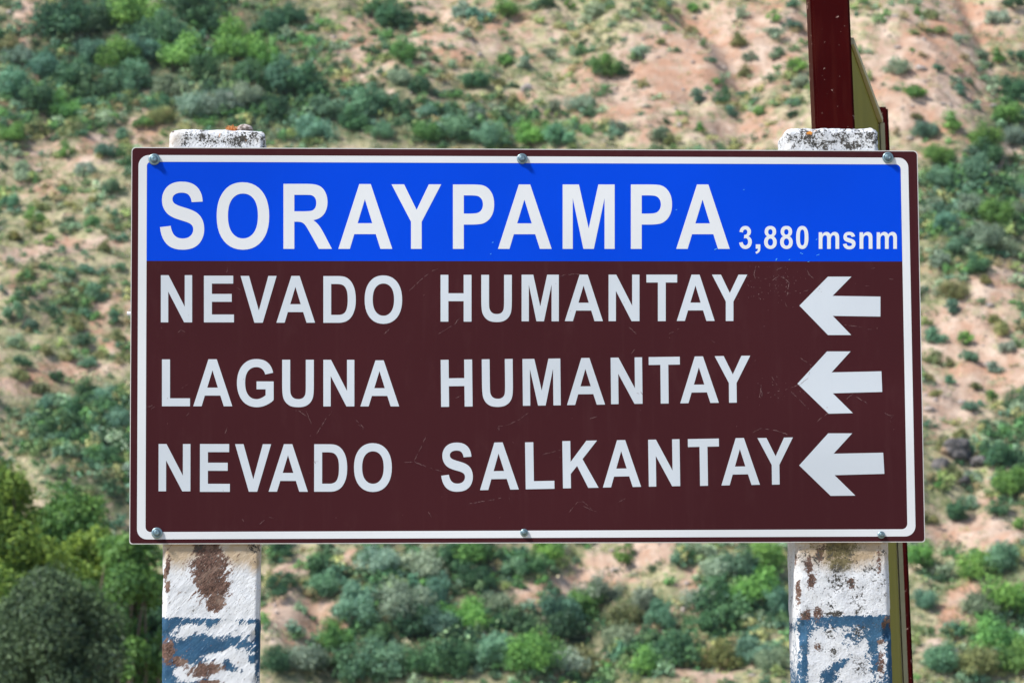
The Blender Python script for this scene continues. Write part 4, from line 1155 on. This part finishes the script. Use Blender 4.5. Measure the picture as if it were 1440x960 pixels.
def post(xl, xr, ytop, depth, seed, patches, lab, tilt_noise, lean):
    Yf = .0045
    a = at_y(xl, 765, Yf)
    b = at_y(xr, 765, Yf)
    top = at_y((xl + xr) / 2, ytop, Yf)[2]
    xc = (a[0] + b[0]) / 2
    hw = (b[0] - a[0]) / 2
    hd = depth / 2
    cham = .0065
    # cross-section ring, 4 mm steps
    ring = []
    st = .0035
    def side(p, q):
        n = max(1, int(round(math.dist(p, q) / st)))
        for k in range(n): ring.append((p[0] + (q[0] - p[0]) * k / n, p[1] + (q[1] - p[1]) * k / n))
    c8 = [(-hw + cham, -hd), (hw - cham, -hd), (hw, -hd + cham), (hw, hd - cham), (hw - cham, hd), (-hw + cham, hd), (-hw, hd - cham), (-hw, -hd + cham)]
    for i in range(8): side(c8[i], c8[(i + 1) % 8])
    ring = np.array(ring)
    nr = len(ring)
    zs = np.concatenate([np.arange(-.35, 1.6, .02), np.arange(1.6, top - .012, .0035)])
    nz = len(zs)
    Z = np.repeat(zs, nr)
    XY = np.tile(ring, (nz, 1))
    # rounded, uneven top: shrink last rings
    caps = []
    for k, (sh, dz) in enumerate([(0, .008), (.0025, .0045), (.006, .0018), (.012, .0005), (.03, 0), (.055, 0)]):
        q = ring * np.array([(hw - sh) / hw, (hd - min(sh, hd * .9)) / hd])
        caps.append(np.column_stack([q, np.full(nr, top - dz)]))
    V = np.concatenate([np.column_stack([XY, Z])] + caps)
    rows = nz + len(caps)
    ctr = len(V)
    V = np.concatenate([V, [[0, 0, top]]])
    # surface relief
    n_ = np.column_stack([V[:, 0] / hw, V[:, 1] / hd])
    l_ = np.maximum(np.abs(n_[:, 0]), np.abs(n_[:, 1])) + 1e-6
    nn = np.where(np.abs(n_) > .93 * l_[:, None], np.sign(n_), 0)
    nn = nn / (np.linalg.norm(nn, axis=1, keepdims=True) + 1e-6)
    rel = (fbm(V[:, 0] * 90 + seed, V[:, 1] * 90, V[:, 2] * 90, seed=seed, octv=3) - .5) * .0022 + (fbm(V[:, 0] * 22 + seed, V[:, 1] * 22, V[:, 2] * 22, seed=seed + 3, octv=3) - .5) * .004
    V[:, :2] += nn * (rel - .0012)[:, None]
    V[nz * nr:, 2] += (fbm(V[nz * nr:, 0] * 80, V[nz * nr:, 1] * 80, seed=seed + 9, octv=3) - .5) * .004
    # chipped arrises
    edge = (np.abs(n_).min(1) > .86)
    chip = np.clip(fbm(V[:, 0] * 0 + seed, V[:, 1] * 0, V[:, 2] * 34, seed=seed + 20, octv=3) - .56, 0, 1) * .06
    V[:, :2] -= (np.sign(n_) * chip[:, None] * .25) * edge[:, None]
    base = np.array([xc, Yf + hd, 0])
    i0 = np.arange(rows * nr).reshape(rows, nr)
    nxt = np.roll(i0, -1, axis=1)
    fc = np.stack([i0[:-1].ravel(), nxt[:-1].ravel(), nxt[1:].ravel(), i0[1:].ravel()], 1)
    # cap fan as quads via degenerate-free triangles
    fan = np.stack([i0[-1], nxt[-1], np.full(nr, ctr)], 1)
    me = bpy.data.meshes.new('concrete_post')
    nq, ntr = len(fc), len(fan)
    me.vertices.add(len(V))
    me.vertices.foreach_set('co', V.astype(np.float32).ravel())
    me.loops.add(nq * 4 + ntr * 3)
    me.loops.foreach_set('vertex_index', np.concatenate([fc.ravel(), fan.ravel()]).astype(np.int32))
    me.polygons.add(nq + ntr)
    me.polygons.foreach_set('loop_start', np.concatenate([np.arange(nq) * 4, nq * 4 + np.arange(ntr) * 3]).astype(np.int32))
    me.polygons.foreach_set('loop_total', np.concatenate([np.full(nq, 4), np.full(ntr, 3)]).astype(np.int32))
    me.update(calc_edges=True)
    me.polygons.foreach_set('use_smooth', np.ones(nq + ntr, bool))
    # paint fields, laid out on the front face in photo pixels, carried round the other faces by depth
    W = V + base
    Wf = W.copy()
    Wf[:, 1] = Yf
    qx, qy = project(Wf)
    front = (V[:, 1] < -hd + cham * 1.3)
    for nm in ('blue', 'brown', 'dark', 'tan', 'orange', 'moss'):
        v = ell(qx, qy, patches.get(nm, []))
        if nm == 'blue':
            v0 = 1 / (1 + np.exp(-(qy - patches['blue_top']) / 1.2))
            v0 = v0 * (1 - np.clip(ell(qx, qy, patches['peel']), 0, 1) * .95)
            v0 = np.maximum(v0, ell(qx, qy, patches['reblue']) * (qy > patches['blue_top']))
            v = v0
        if nm in ('dark', 'brown', 'tan'):
            v = np.where(front, v, v * .25 + .12)
        attr(me, nm, v)
    o = link('concrete_post', me)
    z7 = a[2]
    o.location = base - np.array([z7 * lean, 0, 0])
    o.rotation_euler = (0, lean, 0)
    # material
    m = NB('peeling_painted_concrete')
    co = m.mapping(m.coord(), loc=(seed * 1.7, 0, seed * .9))
    if tilt_noise:
        st_ = m.mapping(m.mapping(co, rot=(0, R(48), 0)), scale=(.42, 1, 1.15))
    else:
        st_ = co
    # streak noise, two grains
    nA = m.noise(st_, 150, 4, .75)
    nI = m.noise(co, 290, 4, .8)
    nB = m.noise(st_, 430, 3, .75)
    nC = m.noise(co, 34, 4, .6)
    nn_ = m.math('ADD', m.math('MULTIPLY', m.math('SUBTRACT', nA, .5), 3.6), m.math('MULTIPLY', m.math('SUBTRACT', nB, .5), 1.9))
    sharp = lambda field, amp, t, wdt=.05: m.ramp(m.math('ADD', field, m.math('MULTIPLY', nn_, amp)), t - wdt, t + wdt)
    white = m.mix(m.ramp(nC, .35, .7), (.74, .75, .76), (.60, .615, .64))
    # pinholes and grey rubbed-through specks
    c = m.mix(m.ramp(nB, .615, .68), white, (.22, .19, .18))
    c = m.mix(m.math('MULTIPLY', m.ramp(nA, .64, .72), .55), c, (.38, .35, .35))
    tan = m.mix(nC, (.42, .27, .12), (.50, .42, .32))
    c = m.mix(m.math('MULTIPLY', m.ramp(m.math('ADD', m.attr('tan'), m.math('MULTIPLY', nn_, .16)), .12, .7), .95), c, tan)
    blue = m.mix(m.ramp(nC, .3, .7), (.018, .068, .140), (.040, .115, .200))
    blue = m.mix(m.ramp(nB, .58, .68), blue, (.10, .19, .29))
    fb = sharp(m.attr('blue'), .55, .52)
    c = m.mix(fb, c, blue)
    br = m.mix(m.ramp(nB, .35, .65), (.030, .016, .012), (.21, .12, .09))
    br = m.mix(m.math('MULTIPLY', m.ramp(nC, .5, .75), .7), br, (.36, .26, .20))
    br = m.mix(m.ramp(nI, .60, .68), br, (.50, .42, .37))
    fbr = sharp(m.attr('brown'), .60, .42 if tilt_noise else .60)
    c = m.mix(fbr, c, br)
    moss = m.mix(m.ramp(nI, .4, .62), (.045, .038, .010), (.20, .17, .07))
    fm = m.ramp(m.math('ADD', m.attr('moss'), m.math('MULTIPLY', nn_, .5)), .35, .75)
    c = m.mix(m.math('MULTIPLY', fm, .9), c, moss)
    dk = m.mix(nA, (.02, .02, .02), (.11, .10, .085))
    fd = m.ramp(m.math('ADD', m.attr('dark'), m.math('ADD', m.math('MULTIPLY', m.math('SUBTRACT', nI, .5), 2.6), m.math('MULTIPLY', m.math('SUBTRACT', m.noise(co, 48, 3, .6), .5), 1.9))), .52, .62)
    c = m.mix(fd, c, dk)
    fo = sharp(m.attr('orange'), .6, .68)
    c = m.mix(fo, c, (.62, .24, .04))
    # paint film stands proud of the bare concrete
    hgt = m.math('SUBTRACT', 1.0, m.math('MAXIMUM', fbr, m.math('MULTIPLY', fd, .6)))
    hgt = m.math('ADD', hgt, m.math('MULTIPLY', fb, .5))
    hgt = m.math('ADD', hgt, m.math('MULTIPLY', nn_, .9))
    m.bump(hgt, .55, .0011)
    m.out(c, .82, spec=.25)
    me.materials.append(m.m)
    tag(o, lab, 'post', 'painted concrete sign posts')
    return o, top


LP = dict(blue_top=868.5,
  brown=[(292,774,17,14),(295,798,24,22),(300,822,23,20),(304,845,13,12),(235,800,3.2,18,8),(236,826,2.5,10),(237,915,9,16),(254,930,12,6,25),(292,942,22,8,-10),(297,959,16,3)],
  dark=[(293,772,16,12,0,.62),(357,769,10,9,0,.7),(277,192,17,6,0,.75),(302,191,8,5,0,.6),(338,192,6,9,0,.75),(350,186,12,4,0,.6),(330,203,14,5,0,.5),(255,198,12,9,0,.45),(366,200,10,12,0,.45),(310,195,70,20,0,.50)],
  tan=[(250,772,24,24,0,.9),(275,770,50,20,0,.8),(340,775,34,20,0,.85),(358,790,10,14,0,.8),(240,195,14,18,0,.4)],
  orange=[(304,190,3.5,3.5,0,.75),(340,195,3.5,5,0,.7),(250,785,5,10,0,.3)],
  moss=[(350,772,16,9,0,.3)],
  peel=[(268,887,24,10,-10),(312,885,30,12,-20),(345,892,20,18),(355,880,8,6),(330,925,34,16),(352,935,16,22),(310,915,24,8,-30),(262,948,32,10,0),(335,955,40,14),(295,940,40,12)],
  reblue=[(275,905,42,13,-8),(270,920,22,16,10),(310,908,45,8,-18),(237,878,10,10),(364,895,5,60),(250,871,40,4,0,.9),(285,871,25,3,0,.8),(236,952,14,18),(350,905,22,4,-5),(322,935,8,9,-40),(355,925,7,8,0,.8)])
RP = dict(blue_top=864.5,
  brown=[(1137,795,6,16),(1141,815,7,12,10),(1153,780,5,14),(1158,770,5,8),(1122,832,5,20,0,.9),(1132,863,9,8),(1149,862,7,9),(1196,820,6,9),(1236,792,3.5,20,0,.85),(1248,876,8,10,30),(1238,903,5,6),(1238,935,7,22,0,.8),(1148,908,6,8,0,.8),(1118,785,4,12,0,.8)],
  dark=[(1180,816,9,10,0,.7),(1187,805,6,10,0,.6),(1195,818,6,8,0,.55),(1175,830,8,6,0,.55),(1168,850,6,6,0,.5),(1185,862,60,2.6,0,.62),(1215,858,28,4,0,.45),(1230,805,5,8,0,.4),
        (1150,785,10,18,0,.5),(1168,914,8,7,0,.72),(1155,910,8,8,0,.45),(1200,925,10,8,0,.5),(1215,940,18,18,0,.42),(1185,890,40,26,0,.32),(1185,800,70,40,0,.32),
        (1115,192,14,8,0,.6),(1165,200,24,9,0,.7),(1180,190,12,8,0,.6),(1210,200,16,9,0,.6),(1228,188,8,8,0,.6),(1140,203,12,6,0,.55),(1195,205,25,6,0,.6),(1165,195,90,22,0,.54),(1185,820,60,40,0,.34),
        (1118,790,4,20,0,.45),(1116,880,4,40,0,.42)],
  tan=[(1185,772,66,24,0,.95),(1200,790,50,14,0,.5),(1120,205,12,18,0,.2)],
  orange=[(1143,187,5,4,-30,.9),(1150,184,4,2.5,0,.8),(1160,178,7,2,0,.8),(1187,863,5,2,0,.8),(1178,866,3,1.5,0,.6)],
  moss=[(1182,772,26,18,0,1.0),(1180,790,18,14,0,.9),(1145,766,10,8,0,.5),(1210,768,12,8,0,.5)],
  peel=[(1160,900,28,20),(1175,925,46,28),(1200,945,36,24),(1145,930,14,40),(1180,885,34,7,0,.62),(1150,880,14,5,40,.6),(1210,882,22,6,0,.55),(1114,900,9,60),(1108,930,6,60),(1217,905,12,18,0,.75),(1239,925,7,24,0,.9),(1246,905,3,5,0,.8)],
  reblue=[(1130,925,5,46),(1128,890,6,14),(1177,935,17,6,-35),(1165,950,12,11),(1227,895,9,26),(1230,930,8,24,0,.9),(1250,920,4,50),(1130,885,14,8,40),(1185,872,45,8,0,.95),(1216,880,16,12,0,.8)])
lp, ztl = post(228.5, 367.5, 180.5, .12, 5, LP, 'left white and blue concrete post with a brown stain, under the NEVADO side', True, .009)
rp, ztr = post(1117, 1251.5, 178.5, .09, 9, RP, 'right white and blue concrete post with dark moss, in front of the maroon post', False, -.0085)

# ---- pebble and orange lichen on the left post top
bm = bmesh.new()
bmesh.ops.create_icosphere(bm, subdivisions=3, radius=1)
V = np.array([v.co[:] for v in bm.verts])
q = .8 + .45 * fbm(V[:, 0] * 1.6 + 4, V[:, 1] * 1.6, V[:, 2] * 1.6, seed=8, octv=3)
for v, c, k in zip(bm.verts, V, q): v.co = Vector(c * k) * .0115
for v in bm.verts: v.co.z *= .62; v.co.x *= 1.15
me = bpy.data.meshes.new('pebble')
bm.to_mesh(me)
bm.free()
me.polygons.foreach_set('use_smooth', np.ones(len(me.polygons), bool))
m = NB('pebble_stone')
m.out(m.mix(m.ramp(m.noise(m.coord(), 150, 3), .42, .6), (.18, .14, .12), (.55, .47, .43)), .85)
pb = link('pebble', me, None, m.m)
p = at_y(343, 178, .03)
pb.location = (p[0], .030, ztl + .0035)
tag(pb, 'small pinkish grey pebble lying on top of the left concrete post', 'pebble')
r = np.random.default_rng(5)
n = 150
d = dirs(n, r)
d[:, 2] = np.abs(d[:, 2])
C = d * (.011 * r.random(n) ** .5)[:, None] * np.array([1.2, 1, .95])
V, Fc = leaf_cards(C, np.cross(d, r.normal(size=(n, 3))), np.full(n, .0065) * r.uniform(.6, 1.4, n), np.full(n, .0017), r)
me = mesh_np('orange_lichen', V, Fc)
m = NB('orange_lichen_growth')
m.out(m.mix(m.noise(m.coord(), 300, 2), (.75, .22, .04), (.85, .50, .22)), .8)
li = link('orange_lichen', me, None, m.m)
p = at_y(328, 178, .03)
li.location = (p[0], .028, ztl - .001)
tag(li, 'tiny orange tuft of lichen growing on top of the left post beside the pebble', 'lichen')

# ---- strap bracket behind the board whose end peeps out on the left
br_ = bmesh.new()
e = at_y(178.8, 441, .012)
bmesh.ops.create_cone(br_, cap_ends=True, segments=12, radius1=.0032, radius2=.0032, depth=.03, matrix=Matrix.Translation((e[0] + .015, .012, e[2] - BOARD_Z)) @ Matrix.Rotation(R(90), 4, 'Y'))
me = bpy.data.meshes.new('bracket_rod')
br_.to_mesh(me)
br_.free()
m = NB('white_plastic_cap')
o = link('bracket_rod', me, sign, m.out((.75, .76, .82), .5))

# ================================================================== SECOND SIGN STRUCTURE (maroon steel posts with an olive panel, seen from the side)
m = NB('maroon_paint')
co = m.coord()
n1 = m.noise(co, 6, 4)
n2 = m.noise(co, 70, 4, .7)
c = m.mix(m.ramp(n1, .35, .65), (.030, .0010, .0012), (.044, .0018, .0016))
c = m.mix(m.math('MULTIPLY', m.ramp(m.noise(m.mapping(co, scale=(1, 1, .12)), 40, 3), .5, .7), .22), c, (.10, .02, .012))
c = m.mix(m.ramp(n2, .65, .68), c, (.40, .26, .22))
m.bump(n2, .15, .002)
MAT_MAR = m.out(c, .5, spec=.05)
m = NB('olive_paint')
co = m.coord()
c = m.mix(m.ramp(m.noise(co, 5, 4), .35, .65), (.150, .145, .001), (.185, .175, .004))
MAT_OLI = m.out(c, .6, spec=.12)
m = NB('pale_olive_edge')
MAT_RIM = m.out(m.mix(m.noise(m.coord(), 30, 4), (.34, .32, .17), (.48, .44, .30)), .6)


def prism(name, Pb, Pt, mat, parent, org, bev=.0):
    """box between bottom quad Pb and top quad Pt (world coords), local to org"""
    V = [tuple(np.array(p) - org) for p in list(Pb) + list(Pt)]
    Fc = [(3, 2, 1, 0), (4, 5, 6, 7)] + [(i, (i + 1) % 4, 4 + (i + 1) % 4, 4 + i) for i in range(4)]
    me = bpy.data.meshes.new(name)
    me.from_pydata(V, [], Fc)
    bm = bmesh.new()
    bm.from_mesh(me)
    bmesh.ops.recalc_face_normals(bm, faces=bm.faces)
    if bev: bmesh.ops.bevel(bm, geom=list(bm.edges), offset=bev, segments=2, affect='EDGES')
    bm.to_mesh(me)
    bm.free()
    return link(name, me, parent, mat)


Y1 = .62
Y2 = 1.36


def on_line(xa, ya, xb, yb, Y, z):
    """point at height z on the line through two photo points in the plane y=Y (a leaning upright)"""
    A, B = at_y(xa, ya, Y), at_y(xb, yb, Y)
    t = (z - A[2]) / (B[2] - A[2])
    P = A + (B - A) * t
    return P


root = empty('roofed_notice_frame', tuple(on_line(1170, 0, 1175, 176, Y1, 0.0)))
org = np.array(root.location)
tag(root, 'maroon steel frame with olive side panel standing behind the right concrete post', 'sign frame')


def leaning_tube(name, la, lb, Y, wd, z0, z1, dep=None):
    # la, lb: (x,y) photo points on the LEFT edge
    dep = dep or wd
    def quad(z):
        P = on_line(*la, *lb, Y, z)
        x0, y0 = P[0], P[1]
        return [(x0, y0, z), (x0 + wd, y0, z), (x0 + wd, y0 + dep, z), (x0, y0 + dep, z)]
    return prism(name, quad(z0), quad(z1), MAT_MAR, root, org, .004)


w1 = 57.5 * (Y1 - CAM[1]) / F * .996
leaning_tube('near_post', (1139.5, 0), (1147, 176), Y1, w1, -.3, 3.6, .05)
# olive panel: near edge hidden behind the near post, far edge at Y2
zt_n = at_y(1199, 56, Y1 + .05)[2]
zt_f = at_y(1238, 168, Y2)[2]
z_b = at_y(1260, 1400, Y2)[2]


def ledge(Y, xa, ya, xb, yb, z, dx=0.0):
    P = on_line(xa, ya, xb, yb, Y, z)
    return (P[0] + dx, Y, z)


t_ = .006
ztop = (zt_n + zt_f) / 2
zb_ = .35
Yn = Y1 + .052
nb = lambda z, dx: ledge(Yn, 1196, 60, 1203.5, 200, z, dx)
fb_ = lambda z, dx: ledge(Y2, 1240.5, 190, 1265, 765, z, dx)
prism('olive_panel', [nb(zb_, -.012), nb(zb_, 0), fb_(zb_, -.006), fb_(zb_, -.018)], [nb(zt_n, -.012), nb(zt_n, 0), fb_(zt_f, -.006), fb_(zt_f, -.018)], MAT_OLI, root, org)
# pale folded rim along the top and far edge
prism('panel_rim', [nb(zt_n - .008, .001), nb(zt_n - .008, .006), fb_(zt_f - .008, .003), fb_(zt_f - .008, -.0055)],
      [nb(zt_n + .004, .001), nb(zt_n + .004, .006), fb_(zt_f + .004, .003), fb_(zt_f + .004, -.0055)], MAT_RIM, root, org)
yv = Y2 + .0005
vb = lambda z, dx, dy: tuple(np.array(fb_(z, dx)) + np.array([0, dy, 0]))
prism('panel_rim', [vb(zb_, -.0050, -.012), vb(zb_, .0035, -.012), vb(zb_, .0035, .014), vb(zb_, -.0050, .014)],
      [vb(zt_f - .009, -.0050, -.012), vb(zt_f - .009, .0035, -.012), vb(zt_f - .009, .0035, .014), vb(zt_f - .009, -.0050, .014)], MAT_RIM, root, org)
w2 = .060
ztop2 = at_y(1240, 150, Y2 + .03)[2]
r2 = lambda z: ledge(Y2 + .03, 1249.5, 160, 1285, 958, z)
prism('far_post', [tuple(np.array(r2(-.3)) + np.array([-w2, 0, 0])), r2(-.3), tuple(np.array(r2(-.3)) + np.array([0, .06, 0])), tuple(np.array(r2(-.3)) + np.array([-w2, .06, 0]))],
      [tuple(np.array(r2(ztop2)) + np.array([-w2, 0, 0])), r2(ztop2), tuple(np.array(r2(ztop2)) + np.array([0, .06, 0])), tuple(np.array(r2(ztop2)) + np.array([-w2, .06, 0]))], MAT_MAR, root, org, .004)

# ================================================================== THIN MOUNTAIN HAZE between the sign and the far slope
hb = bmesh.new()
bmesh.ops.create_cube(hb, size=1)
for v in hb.verts:
    v.co = Vector((v.co.x * 3400, -450 + (v.co.y + .5) * 2100, -4 + (v.co.z + .5) * 190))
me = bpy.data.meshes.new('haze')
hb.to_mesh(me)
hb.free()
mh = bpy.data.materials.new('haze_air')
mh.use_nodes = True
th = mh.node_tree
th.nodes.remove(th.nodes['Principled BSDF'])
pv = th.nodes.new('ShaderNodeVolumePrincipled')
pv.inputs['Color'].default_value = (.86, .92, 1.0, 1)
pv.inputs['Density'].default_value = 0.00010
pv.inputs['Anisotropy'].default_value = 0.2
th.links.new(pv.outputs[0], th.nodes['Material Output'].inputs['Volume'])
ho = link('haze', me, None, mh)
tag(ho, 'thin pale air between the sign and the far slope', kind='stuff')
